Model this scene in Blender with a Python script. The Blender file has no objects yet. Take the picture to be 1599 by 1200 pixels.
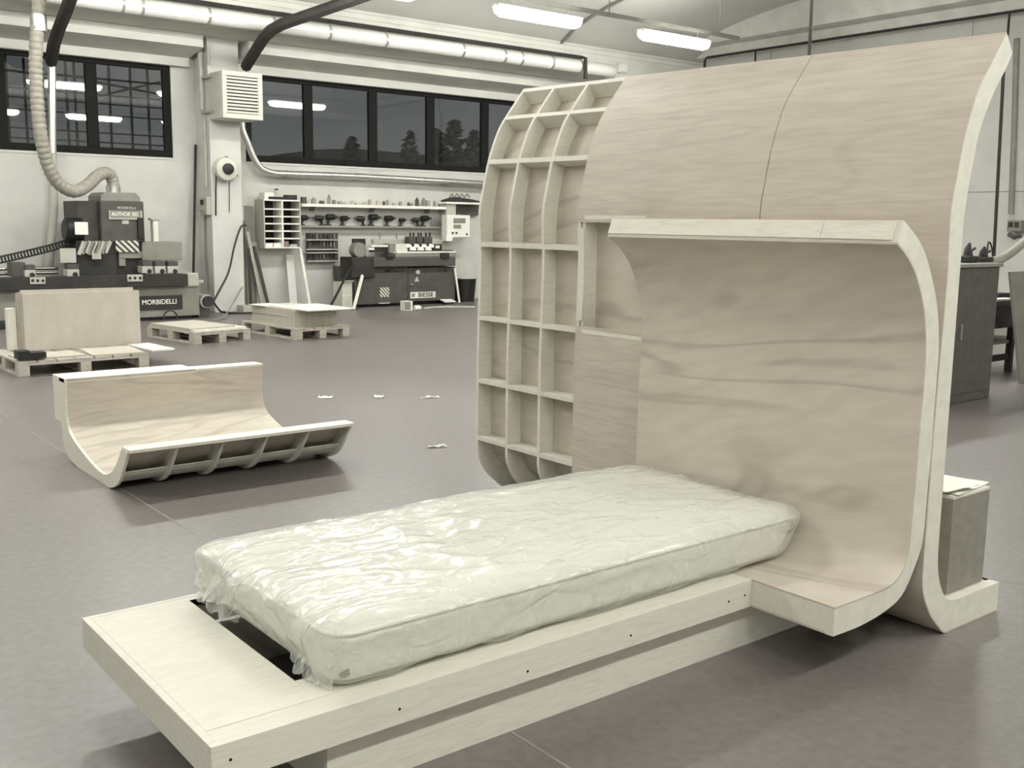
import bpy, bmesh, math, random
from mathutils import Vector, Matrix, noise
random.seed(7)
D = bpy.data; SC = bpy.context.scene; COL = SC.collection
R = math.radians
# ------------------------------------------------------------------ camera
CP = Vector((-0.862, -2.1946, 1.4752)); YAW, PIT, ROL, F = R(51.6068), R(8.8221), R(0.7265), 1626.5
fw = Vector((math.cos(YAW)*math.cos(PIT), math.sin(YAW)*math.cos(PIT), -math.sin(PIT)))
r0 = Vector((math.sin(YAW), -math.cos(YAW), 0)); u0 = r0.cross(fw)
rt = r0*math.cos(ROL)+u0*math.sin(ROL); up = -r0*math.sin(ROL)+u0*math.cos(ROL)
cam = D.objects.new('camera', D.cameras.new('camera')); COL.objects.link(cam); SC.camera = cam
cam.data.sensor_width = 36; cam.data.lens = F*36/1599; cam.data.clip_end = 500
cam.matrix_world = Matrix(((rt.x, up.x, -fw.x, CP.x), (rt.y, up.y, -fw.y, CP.y), (rt.z, up.z, -fw.z, CP.z), (0, 0, 0, 1)))
# ------------------------------------------------------------------ world, exposure
SC.view_settings.view_transform = 'Standard'; SC.view_settings.look = 'None'
SC.view_settings.gamma = 1; SC.view_settings.use_curve_mapping = False
SC.view_settings.exposure = 1.5
W = D.worlds.new('dusk'); SC.world = W; W.use_nodes = True
W.node_tree.nodes['Background'].inputs[0].default_value = (0.75, 0.78, 0.80, 1)
W.node_tree.nodes['Background'].inputs[1].default_value = 0.062
LAMP_STRENGTH = 23.5
# lamp rows: two of them show in the picture, the others in the window reflections
LAMP_ROWS = (10.2, 4.75, -3.0); LAMP_X = (-5.52, -2.54, .44, 3.42, 6.40, 9.38, 12.30)

# ------------------------------------------------------------------ pixel -> place
def ray(x, y): return fw+rt*((x-799.5)/F)-up*((y-600)/F)
def onY(x, y, Y):
    d = ray(x, y); return CP+d*((Y-CP.y)/d.y)
def onX(x, y, X):
    d = ray(x, y); return CP+d*((X-CP.x)/d.x)
def onZ(x, y, Z=0.0):
    d = ray(x, y); return CP+d*((Z-CP.z)/d.z)

# ------------------------------------------------------------------ materials
def M(name, col, rough=0.6, var=0.12, scale=6.0, stretch=(1, 1, 1), bump=0.0, metal=0.0, spec=0.5, col2=None, dist=0.0, bscale=None):
    m = D.materials.new(name); m.use_nodes = True; n = m.node_tree.nodes; l = m.node_tree.links
    b = n['Principled BSDF']; b.inputs['Roughness'].default_value = rough; b.inputs['Metallic'].default_value = metal
    b.inputs['Specular IOR Level'].default_value = spec
    tc = n.new('ShaderNodeTexCoord'); mp = n.new('ShaderNodeMapping'); mp.inputs['Scale'].default_value = stretch
    l.new(tc.outputs['Object'], mp.inputs['Vector'])
    nz = n.new('ShaderNodeTexNoise'); nz.inputs['Scale'].default_value = scale; nz.inputs['Detail'].default_value = 6
    nz.inputs['Roughness'].default_value = 0.6; nz.inputs['Distortion'].default_value = dist
    l.new(mp.outputs[0], nz.inputs['Vector'])
    cr = n.new('ShaderNodeValToRGB'); cr.color_ramp.elements[0].position = 0.3; cr.color_ramp.elements[1].position = 0.7
    c2 = col2 or tuple(max(0, c*(1-2*var)) for c in col)
    cr.color_ramp.elements[0].color = (*c2, 1); cr.color_ramp.elements[1].color = (*tuple(min(1, c*(1+var*.5)) for c in col), 1)
    l.new(nz.outputs['Fac'], cr.inputs['Fac']); l.new(cr.outputs[0], b.inputs['Base Color'])
    if bump:
        nb = nz
        if bscale:
            nb = n.new('ShaderNodeTexNoise'); nb.inputs['Scale'].default_value = bscale; nb.inputs['Detail'].default_value = 4
            l.new(mp.outputs[0], nb.inputs['Vector'])
        bp = n.new('ShaderNodeBump'); bp.inputs['Strength'].default_value = bump; bp.inputs['Distance'].default_value = 0.01
        l.new(nb.outputs['Fac'], bp.inputs['Height']); l.new(bp.outputs[0], b.inputs['Normal'])
    return m
def veneer(name, light, dark, stretch, scale, dist, rings=0.35, rough=0.55, rot=(0, 0, 0)):
    """wood: fine streaks plus the slow figure of rotary cut veneer"""
    m = D.materials.new(name); m.use_nodes = True; n = m.node_tree.nodes; l = m.node_tree.links
    b = n['Principled BSDF']; b.inputs['Roughness'].default_value = rough; b.inputs['Specular IOR Level'].default_value = 0.3
    tc = n.new('ShaderNodeTexCoord')
    mp = n.new('ShaderNodeMapping'); mp.inputs['Scale'].default_value = stretch; l.new(tc.outputs['Object'], mp.inputs['Vector'])
    mp0 = n.new('ShaderNodeMapping'); mp0.inputs['Rotation'].default_value = rot; l.new(tc.outputs['Object'], mp0.inputs['Vector']); l.new(mp0.outputs[0], mp.inputs['Vector'])
    fine = n.new('ShaderNodeTexNoise'); fine.inputs['Scale'].default_value = scale*14; fine.inputs['Detail'].default_value = 5
    l.new(mp.outputs[0], fine.inputs['Vector'])
    slow = n.new('ShaderNodeTexNoise'); slow.inputs['Scale'].default_value = scale; slow.inputs['Detail'].default_value = 3; slow.inputs['Distortion'].default_value = dist
    l.new(mp.outputs[0], slow.inputs['Vector'])
    mul = n.new('ShaderNodeMath'); mul.operation = 'MULTIPLY'; mul.inputs[1].default_value = 7.0; l.new(slow.outputs['Fac'], mul.inputs[0])
    fr = n.new('ShaderNodeMath'); fr.operation = 'PINGPONG'; fr.inputs[1].default_value = 0.5; l.new(mul.outputs[0], fr.inputs[0])
    mr = n.new('ShaderNodeMapRange'); mr.interpolation_type = 'SMOOTHSTEP'; mr.inputs['From Max'].default_value = .22; mr.inputs['To Max'].default_value = rings; l.new(fr.outputs[0], mr.inputs[0])
    pw = mr
    ad = n.new('ShaderNodeMath'); ad.operation = 'MULTIPLY_ADD'; ad.inputs[1].default_value = 1-rings; l.new(fine.outputs['Fac'], ad.inputs[0]); l.new(pw.outputs[0], ad.inputs[2])
    cr = n.new('ShaderNodeValToRGB'); cr.color_ramp.elements[0].position = 0.30; cr.color_ramp.elements[1].position = 0.80
    cr.color_ramp.elements[0].color = (*dark, 1); cr.color_ramp.elements[1].color = (*light, 1)
    l.new(ad.outputs[0], cr.inputs['Fac']); l.new(cr.outputs[0], b.inputs['Base Color'])
    bp = n.new('ShaderNodeBump'); bp.inputs['Strength'].default_value = 0.08; bp.inputs['Distance'].default_value = 0.004
    l.new(fine.outputs['Fac'], bp.inputs['Height']); l.new(bp.outputs[0], b.inputs['Normal'])
    return m
def EMIT(name, col, s):
    m = D.materials.new(name); m.use_nodes = True; n = m.node_tree.nodes; l = m.node_tree.links
    n.remove(n['Principled BSDF']); e = n.new('ShaderNodeEmission'); e.inputs[0].default_value = (*col, 1); e.inputs[1].default_value = s
    l.new(e.outputs[0], n['Material Output'].inputs[0]); return m
def GLASS(name):
    m = D.materials.new(name); m.use_nodes = True; n = m.node_tree.nodes; l = m.node_tree.links
    n.remove(n['Principled BSDF']); t = n.new('ShaderNodeBsdfTransparent'); t.inputs[0].default_value = (.82, .84, .84, 1)
    g = n.new('ShaderNodeBsdfGlossy'); g.inputs['Roughness'].default_value = 0.015; g.inputs[0].default_value = (1, 1, 1, 1)
    f = n.new('ShaderNodeFresnel'); f.inputs[0].default_value = 1.8; mx = n.new('ShaderNodeMixShader')
    ge = n.new('ShaderNodeNewGeometry'); sb_ = n.new('ShaderNodeMath'); sb_.operation = 'SUBTRACT'; sb_.inputs[0].default_value = 1; l.new(ge.outputs['Backfacing'], sb_.inputs[1])
    ml = n.new('ShaderNodeMath'); ml.operation = 'MULTIPLY'; l.new(f.outputs[0], ml.inputs[0]); l.new(sb_.outputs[0], ml.inputs[1])
    l.new(ml.outputs[0], mx.inputs[0]); l.new(t.outputs[0], mx.inputs[1]); l.new(g.outputs[0], mx.inputs[2])
    l.new(mx.outputs[0], n['Material Output'].inputs[0]); return m
def FILM(name):
    m = D.materials.new(name); m.use_nodes = True; n = m.node_tree.nodes; l = m.node_tree.links
    p = n['Principled BSDF']; p.inputs['Base Color'].default_value = (.86, .87, .82, 1); p.inputs['Roughness'].default_value = .12
    p.inputs['Specular IOR Level'].default_value = 0.9
    t = n.new('ShaderNodeBsdfTransparent'); t.inputs[0].default_value = (.97, .97, .95, 1)
    tc = n.new('ShaderNodeTexCoord')
    def layer(sc, st, rot, dist):
        mp = n.new('ShaderNodeMapping'); mp.inputs['Scale'].default_value = st; mp.inputs['Rotation'].default_value = rot
        nz = n.new('ShaderNodeTexNoise'); nz.inputs['Scale'].default_value = 2.2; nz.inputs['Detail'].default_value = 2
        l.new(tc.outputs['Object'], nz.inputs['Vector'])
        ad = n.new('ShaderNodeMix'); ad.data_type = 'VECTOR'; ad.inputs[0].default_value = dist
        l.new(tc.outputs['Object'], ad.inputs[4]); l.new(nz.outputs['Color'], ad.inputs[5]); l.new(ad.outputs[1], mp.inputs[0])
        v = n.new('ShaderNodeTexNoise'); v.inputs['Scale'].default_value = sc; v.inputs['Detail'].default_value = 1.5; l.new(mp.outputs[0], v.inputs['Vector'])
        a = n.new('ShaderNodeMath'); a.operation = 'SUBTRACT'; a.inputs[1].default_value = .5; l.new(v.outputs['Fac'], a.inputs[0])
        b = n.new('ShaderNodeMath'); b.operation = 'ABSOLUTE'; l.new(a.outputs[0], b.inputs[0])
        c = n.new('ShaderNodeMapRange'); c.interpolation_type = 'SMOOTHERSTEP'; c.inputs['From Max'].default_value = .045
        c.inputs['To Min'].default_value = 1; c.inputs['To Max'].default_value = 0; l.new(b.outputs[0], c.inputs[0]); return c
    va, vb, vc = layer(2.0, (.8, 2.8, 2.0), (0, 0, .3), .12), layer(3.4, (.9, 2.6, 2.0), (0, 0, -.35), .12), layer(9, (1.2, 1.6, 1.6), (0, 0, .9), .1)
    m1 = n.new('ShaderNodeMath'); m1.operation = 'MULTIPLY_ADD'; m1.inputs[1].default_value = .7; l.new(vb.outputs[0], m1.inputs[0]); l.new(va.outputs[0], m1.inputs[2])
    mz = n.new('ShaderNodeMath'); mz.operation = 'MULTIPLY_ADD'; mz.inputs[1].default_value = .18
    l.new(vc.outputs[0], mz.inputs[0]); l.new(m1.outputs[0], mz.inputs[2])
    bp = n.new('ShaderNodeBump'); bp.inputs['Strength'].default_value = .55; bp.inputs['Distance'].default_value = .009
    l.new(mz.outputs[0], bp.inputs['Height']); l.new(bp.outputs[0], p.inputs['Normal'])
    f = n.new('ShaderNodeLayerWeight'); f.inputs[0].default_value = .35; l.new(bp.outputs[0], f.inputs['Normal'])
    mr = n.new('ShaderNodeMapRange'); mr.inputs['To Min'].default_value = .2; mr.inputs['To Max'].default_value = .8
    l.new(f.outputs['Facing'], mr.inputs[0])
    mx = n.new('ShaderNodeMixShader'); l.new(mr.outputs[0], mx.inputs[0]); l.new(t.outputs[0], mx.inputs[1]); l.new(p.outputs[0], mx.inputs[2])
    l.new(mx.outputs[0], n['Material Output'].inputs[0]); return m
def STRIPES(name, a, b, freq, ang=0.785):
    m = D.materials.new(name); m.use_nodes = True; n = m.node_tree.nodes; l = m.node_tree.links
    p = n['Principled BSDF']; p.inputs['Roughness'].default_value = .6
    tc = n.new('ShaderNodeTexCoord'); mp = n.new('ShaderNodeMapping'); mp.inputs['Rotation'].default_value = (0, ang, 0)
    wv = n.new('ShaderNodeTexWave'); wv.inputs['Scale'].default_value = freq; l.new(tc.outputs['Object'], mp.inputs[0]); l.new(mp.outputs[0], wv.inputs[0])
    cr = n.new('ShaderNodeValToRGB'); cr.color_ramp.interpolation = 'CONSTANT'; cr.color_ramp.elements[1].position = .5
    cr.color_ramp.elements[0].color = (*a, 1); cr.color_ramp.elements[1].color = (*b, 1)
    l.new(wv.outputs['Fac'], cr.inputs[0]); l.new(cr.outputs[0], p.inputs['Base Color']); return m

MT = dict(
    wall=M('wall_paint', (.585, .58, .543), .85, .06, 2.0, bump=.05, bscale=60),
    wallr=M('wall_panel', (.585, .58, .543), .85, .06, 1.5, bump=.05, bscale=60),
    conc=M('concrete', (.66, .655, .605), .9, .08, 3.0, (.4, 1, 1), bump=.1, bscale=40),
    ceil=M('ceiling_concrete', (.55, .548, .505), .9, .06, .7, bump=.05, bscale=30),
    joint=M('joint_filler', (.30, .275, .255), .8),
    frame=M('window_frame', (.013, .013, .012), .7, .1, spec=.15),
    glass=GLASS('window_glass'),
    ply=veneer('birch_plywood', (.74, .725, .64), (.64, .62, .54), (1.2, 9, 9), 1.2, .6, .18),
    plyx=veneer('sawn_softwood', (.78, .762, .67), (.67, .65, .56), (8, 1, 8), 1.2, .6, .25),
    edge=M('plywood_edge', (.73, .715, .63), .6, .06, 18, (1, 1, 1), bump=.05),
    skin=veneer('okoume_straight', (.61, .555, .475), (.48, .43, .36), (1, .3, 3.4), 1.3, .8, .16),
    skin2=veneer('okoume_figured', (.61, .555, .475), (.45, .40, .335), (1, .42, 1.9), .8, 1.3, .34, rot=(R(14), 0, 0)),
    skin3=veneer('okoume_long', (.60, .55, .47), (.46, .415, .345), (.4, 1.2, 2.4), 1.2, 1.3, .3),
    chip=M('chipboard', (.52, .485, .41), .75, .1, 40),
    mdf=M('fibreboard', (.52, .485, .415), .75, .06, 8, (1, 1, .4)),
    pallet=M('pallet_wood', (.50, .465, .40), .8, .18, 6, (1, 6, 6), bump=.1),
    board=M('light_board', (.74, .72, .64), .7, .06, 8),
    fabric=M('mattress_ticking', (.78, .772, .70), .9, .04, 30, bump=.15, bscale=120),
    film=FILM('plastic_film'),
    hole=M('dark_hole', (.012, .011, .01), .9),
    dark=M('dark_machine_paint', (.040, .038, .034), .6, .2, 5, spec=.3),
    dark2=M('machine_grey_green', (.09, .087, .077), .6, .12, 5, spec=.3),
    mid=M('machine_mid_grey', (.24, .235, .205), .5, .1, 5),
    pale=M('machine_pale_grey', (.45, .44, .385), .5, .08, 5),
    black=M('black_rubber', (.012, .012, .011), .5, .2),
    white=M('white_enamel', (.80, .79, .72), .4, .03),
    steel=M('galvanised_steel', (.62, .62, .58), .32, .12, 14, metal=.85),
    alu=M('aluminium_duct', (.90, .90, .86), .3, .04, 20, (1, 1, 1), bump=.1, metal=.25),
    chrome=M('bright_steel', (.8, .8, .76), .15, .05, metal=1),
    hose=M('suction_hose', (.33, .31, .265), .6, .12, 20),
    heater=M('heater_enamel', (.60, .59, .51), .5, .05),
    paper=M('paper', (.86, .85, .77), .8, .04),
    dusk=M('dusk_foliage', (.05, .055, .045), .9, .3, 3),
    hill=M('dusk_hill', (.10, .105, .10), .95, .15, .05),
    yard=M('yard_asphalt', (.10, .10, .095), .9, .15, .5),
    red=M('faded_box', (.30, .20, .18), .7),
    boxbrown=M('box_brown', (.27, .255, .22), .7, .1, 20),
    cabinet=M('cabinet_brown', (.10, .092, .08), .5, .15, 9),
    stripe=STRIPES('warning_stripes', (.05, .05, .045), (.62, .60, .52), 5.0),
    stripe2=STRIPES('warning_stripes_small', (.09, .088, .078), (.72, .70, .62), 7.0),
    lamp=EMIT('lamp_diffuser', (1.0, 1.0, .945), LAMP_STRENGTH),
    lampbody=M('lamp_housing', (.7, .7, .64), .5),
)
def floor_material():
    m = D.materials.new('resin_floor'); m.use_nodes = True; n = m.node_tree.nodes; l = m.node_tree.links
    b = n['Principled BSDF']; b.inputs['Specular IOR Level'].default_value = .5; b.inputs['IOR'].default_value = 1.75
    tc = n.new('ShaderNodeTexCoord')
    def nz(s, d, st=(1, 1, 1)):
        mp = n.new('ShaderNodeMapping'); mp.inputs['Scale'].default_value = st; l.new(tc.outputs['Object'], mp.inputs[0])
        x = n.new('ShaderNodeTexNoise'); x.inputs['Scale'].default_value = s; x.inputs['Detail'].default_value = d; l.new(mp.outputs[0], x.inputs['Vector']); return x
    a, c = nz(.55, 6, (1, .6, 1)), nz(26, 4)
    cr = n.new('ShaderNodeValToRGB'); cr.color_ramp.elements[0].position = .3; cr.color_ramp.elements[1].position = .72
    cr.color_ramp.elements[0].color = (.142, .124, .117, 1); cr.color_ramp.elements[1].color = (.186, .168, .157, 1)
    l.new(a.outputs['Fac'], cr.inputs[0])
    mx = n.new('ShaderNodeMix'); mx.data_type = 'RGBA'; mx.blend_type = 'OVERLAY'; mx.inputs[0].default_value = .35
    l.new(cr.outputs[0], mx.inputs[6]); l.new(c.outputs['Fac'], mx.inputs[7]); l.new(mx.outputs[2], b.inputs['Base Color'])
    mr = n.new('ShaderNodeMapRange'); mr.inputs['To Min'].default_value = .32; mr.inputs['To Max'].default_value = .44
    l.new(a.outputs['Fac'], mr.inputs[0]); l.new(mr.outputs[0], b.inputs['Roughness'])
    return m
MT['floor'] = floor_material()

# ------------------------------------------------------------------ mesh helpers
class MB:
    def __init__(s): s.v = []; s.f = []
    def add(s, vs, fs):
        k = len(s.v); s.v += [Vector(v) for v in vs]; s.f += [tuple(i+k for i in f) for f in fs]; return s
    def box(s, x0, x1, y0, y1, z0, z1):
        return s.add([(x, y, z) for x in (x0, x1) for y in (y0, y1) for z in (z0, z1)],
                     [(0, 1, 3, 2), (4, 6, 7, 5), (0, 4, 5, 1), (2, 3, 7, 6), (0, 2, 6, 4), (1, 5, 7, 3)])
    def obox(s, c, size, rot):
        k = len(s.v); hx, hy, hz = (q/2 for q in size); s.box(-hx, hx, -hy, hy, -hz, hz)
        for i in range(k, len(s.v)): s.v[i] = rot @ s.v[i]+Vector(c)
        return s
    def bar(s, p, q, w, h=None, upv=(0, 0, 1)):
        p, q = Vector(p), Vector(q); d = (q-p); L = d.length; d.normalize(); a = d.cross(Vector(upv))
        if a.length < 1e-4: a = d.cross(Vector((1, 0, 0)))
        a.normalize(); b = a.cross(d); rot = Matrix((d, a, b)).transposed()
        return s.obox((p+q)/2, (L, w, h or w), rot)
    def tube(s, pts, r, n=10, cap=True):
        pts = [Vector(p) for p in pts]; rs = r if isinstance(r, (list, tuple)) else [r]*len(pts)
        k0 = len(s.v); T = []
        for i in range(len(pts)):
            t = pts[min(i+1, len(pts)-1)]-pts[max(i-1, 0)]; T.append(t.normalized())
        a = T[0].cross(Vector((0, 0, 1)))
        if a.length < 1e-3: a = T[0].cross(Vector((1, 0, 0)))
        a.normalize()
        for i, p in enumerate(pts):
            a = (a-T[i]*a.dot(T[i])).normalized(); b = T[i].cross(a)
            for j in range(n):
                g = 2*math.pi*j/n; s.v.append(p+(a*math.cos(g)+b*math.sin(g))*rs[i])
        for i in range(len(pts)-1):
            for j in range(n):
                s.f.append((k0+i*n+j, k0+i*n+(j+1) % n, k0+(i+1)*n+(j+1) % n, k0+(i+1)*n+j))
        if cap:
            s.f.append(tuple(k0+j for j in range(n))[::-1]); e = k0+(len(pts)-1)*n; s.f.append(tuple(e+j for j in range(n)))
        return s
    def cyl(s, p, q, r, n=16): return s.tube([p, q], r, n)
    def ribbon(s, A, B, y0, y1, tw=None, caps=True):
        """solid between two (x, z) lines A and B, from y0 to y1"""
        k = len(s.v); n = len(A)
        for (a, b) in zip(A, B):
            for q in (a, b):
                for y in (y0, y1): s.v.append(Vector(tw(q[0], y, q[1]) if tw else (q[0], y, q[1])))
        for i in range(n-1):
            o, p = k+4*i, k+4*i+4
            s.f += [(o, o+1, p+1, p), (o+2, p+2, p+3, o+3), (o, p, p+2, o+2), (o+1, o+3, p+3, p+1)]
        if caps:
            s.f += [(k, k+2, k+3, k+1)]; e = k+4*(n-1); s.f += [(e, e+1, e+3, e+2)]
        return s
    def prism(s, prof, x0, x1):
        """(y, z) outline along x"""
        n = len(prof); k = len(s.v)
        s.v += [Vector((x0, y, z)) for y, z in prof]+[Vector((x1, y, z)) for y, z in prof]
        s.f += [tuple(k+i for i in range(n))[::-1], tuple(k+n+i for i in range(n))]
        s.f += [(k+i, k+(i+1) % n, k+n+(i+1) % n, k+n+i) for i in range(n)]
        return s
    def prismy(s, prof, y0, y1):
        n = len(prof); k = len(s.v)
        s.v += [Vector((x, y0, z)) for x, z in prof]+[Vector((x, y1, z)) for x, z in prof]
        s.f += [tuple(k+i for i in range(n))[::-1], tuple(k+n+i for i in range(n))]
        s.f += [(k+i, k+(i+1) % n, k+n+(i+1) % n, k+n+i) for i in range(n)]
        return s
    def mesh(s, name, mat, off=None):
        me = D.meshes.new(name); o = off or Vector((0, 0, 0))
        me.from_pydata([tuple(v-o) for v in s.v], [], s.f); me.materials.append(MT[mat] if isinstance(mat, str) else mat)
        bm = bmesh.new(); bm.from_mesh(me); bmesh.ops.recalc_face_normals(bm, faces=bm.faces); bm.to_mesh(me); bm.free()
        return me
    def build(s, name, mat, parent=None, bevel=0, smooth=False, local=False):
        off = Vector((0, 0, 0))
        if parent is not None and not local:
            off = parent['_o'] if '_o' in parent else (0, 0, 0); off = Vector(off)
        me = s.mesh(name, mat, off)
        o = D.objects.new(name, me); COL.objects.link(o)
        if parent is not None: o.parent = parent; o['_o'] = tuple(off)
        if smooth:
            for p in me.polygons: p.use_smooth = True
            try: me.set_sharp_from_angle(angle=R(40))
            except Exception: pass
        if bevel:
            b = o.modifiers.new('bevel', 'BEVEL'); b.width = bevel; b.segments = 2; b.limit_method = 'ANGLE'; b.angle_limit = R(50)
        return o
def tag(o, label=None, cat=None, group=None, kind=None):
    if label: o['label'] = label
    if cat: o['category'] = cat
    if group: o['group'] = group
    if kind: o['kind'] = kind
    return o
def thing(name, label, cat, loc=(0, 0, 0), group=None, rz=0):
    o = D.objects.new(name, None); COL.objects.link(o); o.location = loc; o.rotation_euler[2] = rz; o['_o'] = tuple(loc)
    o.empty_display_size = .1
    return tag(o, label, cat, group)
def dup(root, loc, rz=None, label=None, group=None, name=None):
    def cp(o, par):
        c = o.copy(); COL.objects.link(c); c.parent = par
        for ch in o.children: cp(ch, c)
        return c
    r = cp(root, None); r.location = loc
    if rz is not None: r.rotation_euler[2] = rz
    if label: r['label'] = label
    if group: r['group'] = group
    return r
def struct(o, label=None): return tag(o, label, kind='structure')
def crom(P, per=6):
    P = [Vector((*p, 0)[:3]) for p in P]; out = []
    for i in range(len(P)-1):
        a, b, c, d = P[max(i-1, 0)], P[i], P[i+1], P[min(i+2, len(P)-1)]
        for j in range(per):
            t = j/per
            out.append(.5*((2*b)+(c-a)*t+(2*a-5*b+4*c-d)*t*t+(3*b-a-3*c+d)*t**3))
    out.append(P[-1]); return out
def resample(P, n):
    L = [0]
    for a, b in zip(P, P[1:]): L.append(L[-1]+(b-a).length)
    out = []; j = 0
    for i in range(n):
        t = L[-1]*i/(n-1)
        while j < len(L)-2 and L[j+1] < t: j += 1
        q = (t-L[j])/max(1e-9, L[j+1]-L[j]); out.append(P[j].lerp(P[j+1], min(1, q)))
    return out
def text(s, name, mat, size, loc, parent, rot=(R(90), 0, 0), align='CENTER', ext=.002, xs=1.0, bold=0.0):
    cu = D.curves.new(name, 'FONT'); cu.body = s; cu.size = size; cu.align_x = align; cu.align_y = 'CENTER'; cu.extrude = ext; cu.offset = bold
    t = D.objects.new('t', cu); COL.objects.link(t); dg = bpy.context.evaluated_depsgraph_get(); dg.update()
    me = D.meshes.new_from_object(t.evaluated_get(dg)); D.objects.remove(t)
    me.materials.clear(); me.materials.append(MT[mat]); me.name = name
    o = D.objects.new(name, me); COL.objects.link(o); o.parent = parent
    o.location = Vector(loc)-Vector(parent['_o']); o.rotation_euler = rot; o.scale = (xs, 1, 1); return o
def pxbox(b, x0, y0, x1, y1, Y, depth):
    """box whose front face fills the pixel rectangle on the plane y = Y"""
    xm, ym = (x0+x1)/2, (y0+y1)/2
    b.box(onY(x0, ym, Y).x, onY(x1, ym, Y).x, Y, Y+depth, onY(xm, y1, Y).z, onY(xm, y0, Y).z); return b
def part(name, mat, parent, rects, Y, depth, bevel=0):
    b = MB()
    for q in rects: pxbox(b, *q, Y, depth)
    return b.build(name, mat, parent, bevel)

# ================================================================== THE SETTING
XL, XR, YF, YB, ZC = -8.5, 16.1, -8.0, 14.2, 4.62
WT = 0.30
fl = MB().box(XL-.3, XR+.3, YF-.3, YB+.3, -.2, 0).build('floor', 'floor'); struct(fl, 'grey brown polished resin floor of the hall')
for (x0, x1, y0, y1) in ((.917, .925, YF, YB),):
    MB().box(x0, x1, y0, y1, -.001, .0012).build('joint', 'joint', fl)
a, b = onZ(1562, 907.5), onZ(1640, 919)
MB().bar((a.x, a.y, .0003), (b.x, b.y, .0003), .01, .0016).build('joint', 'joint', fl)
# back wall with the two window bands
w1 = (onY(0, 150, YB).x-1.6, onY(268, 170, YB).x); w2 = (onY(383, 200, YB).x, onY(900, 200, YB).x)
zb, zt = 2.41, 3.85
wb = MB(); wb.box(XL, XR, YB, YB+WT, 0, zb).box(XL, XR, YB, YB+WT, zt, 6.2)
wb.box(XL, w1[0], YB, YB+WT, zb, zt).box(w1[1], w2[0], YB, YB+WT, zb, zt).box(w2[1], XR, YB, YB+WT, zb, zt)
struct(wb.build('wall_back', 'wall'), 'white plastered back wall under the long windows')
struct(MB().box(XR, XR+.3, YF, YB+.3, 0, 6.2).build('wall_right', 'wallr'), 'pale panelled end wall behind the plywood partition')
wr = D.objects['wall_right']
for (y0, y1, z0, z1) in ((YF, YB, 2.062, 2.078), (7.12, 7.132, 2.08, 4.9), (2.9, 2.912, 0, 4.9), (11.2, 11.212, 0, 4.9)):
    MB().box(XR-.004, XR, y0, y1, z0, z1).build('panel_joint', 'mid', wr)
struct(MB().box(XL-.3, XL, YF, YB+.3, 0, 6.2).build('wall_left', 'wall'), 'plain wall at the far side of the hall')
struct(MB().box(XL, XR, YF-.3, YF, 0, 6.2).build('wall_front', 'wall'), 'plain wall behind the viewer')
# vaulted ceiling: two shallow barrel vaults along x
def vault(ya, yb, z0, rise, n=26):
    return [(ya+(yb-ya)*i/n, z0+rise*(1-(2*i/n-1)**2)**.72) for i in range(n+1)]
ZV = onY(600, 22, 12.95).z
pr = [(y, z+(ZV-ZC)*max(0, (y-7.6)/5.35)) for y, z in vault(12.95, 2.3, ZC, .95)]+vault(1.9, YF, ZC, .95)
cb = MB()
top = [(y, z+.15) for y, z in reversed(pr)]
k = 0
n = len(pr)
for X in (XL, XR):
    cb.v += [Vector((X, y, z)) for y, z in pr]+[Vector((X, y, z+.15)) for y, z in pr]
for i in range(n-1):
    cb.f += [(i, i+1, 2*n+i+1, 2*n+i), (n+i, 3*n+i, 3*n+i+1, n+i+1)]
cl = cb.build('ceiling', 'ceil', smooth=True); struct(cl, 'curved pale concrete ceiling')
# the stepped beams over the windows; they stop at the pillar
pA, pB = onY(330, 300, 13.65).x-.115, onY(383, 90, 13.65).x
YBM, YFA = 13.5, 12.95
zl = 3.93; zb0, zb1 = onY(600, 107, YBM).z, onY(600, 90, YBM).z; zf0, zf1 = onY(600, 74, YFA).z, onY(600, 21, YFA).z
t1 = MB()
for x0, x1 in ((XL, pA), (pB, XR)): t1.box(x0, x1, 14.08, YB, 3.80, zl)
struct(t1.build('trim_1', 'conc'), 'narrow ledge above the window frames')
t2 = MB(); zg = (zb0+zb1)/2+.02
for x0, x1 in ((XL, pA), (pB, XR)):
    t2.prism([(14.08, zl), (YBM, zb0), (YBM, zg-.006), (YBM+.012, zg-.004), (YBM+.012, zg+.004), (YBM, zg+.006), (YBM, zb1), (YB, zb1), (YB, zl)], x0, x1)
struct(t2.build('trim_2', 'conc'), 'grooved concrete beam running above the windows')
t3 = MB().prism([(YBM+.05, zb1), (YFA, zf0), (YFA, zf1-.16), (YFA+.015, zf1-.155), (YFA+.015, zf1-.145), (YFA, zf1-.14), (YFA, zf1-.075), (YFA+.015, zf1-.07), (YFA+.015, zf1-.06), (YFA, zf1-.055), (YFA, zf1+.1), (YB, zf1+.1), (YB, zb1)], XL, XR)
struct(t3.build('trim_3', 'conc'), 'deep concrete gutter beam carrying the ceiling')
struct(MB().box(XR-.75, XR, YF, 12.95, 5.02, 6.2).box(XR-.32, XR, YF, 12.95, 4.84, 5.02).build('trim_4', 'conc'), 'concrete beam along the end wall')
struct(MB().box(XL, XR, 1.85, 2.35, 4.45, ZC+.2).build('trim_5', 'conc'), 'valley beam between the two ceiling vaults')
px0, px1 = onY(330, 300, 13.65).x, onY(378, 300, 13.65).x
struct(MB().box(px0, px1, 13.65, YB, 0, zf0).build('pillar', 'wall', bevel=.01), 'white square pillar between the two windows')
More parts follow.
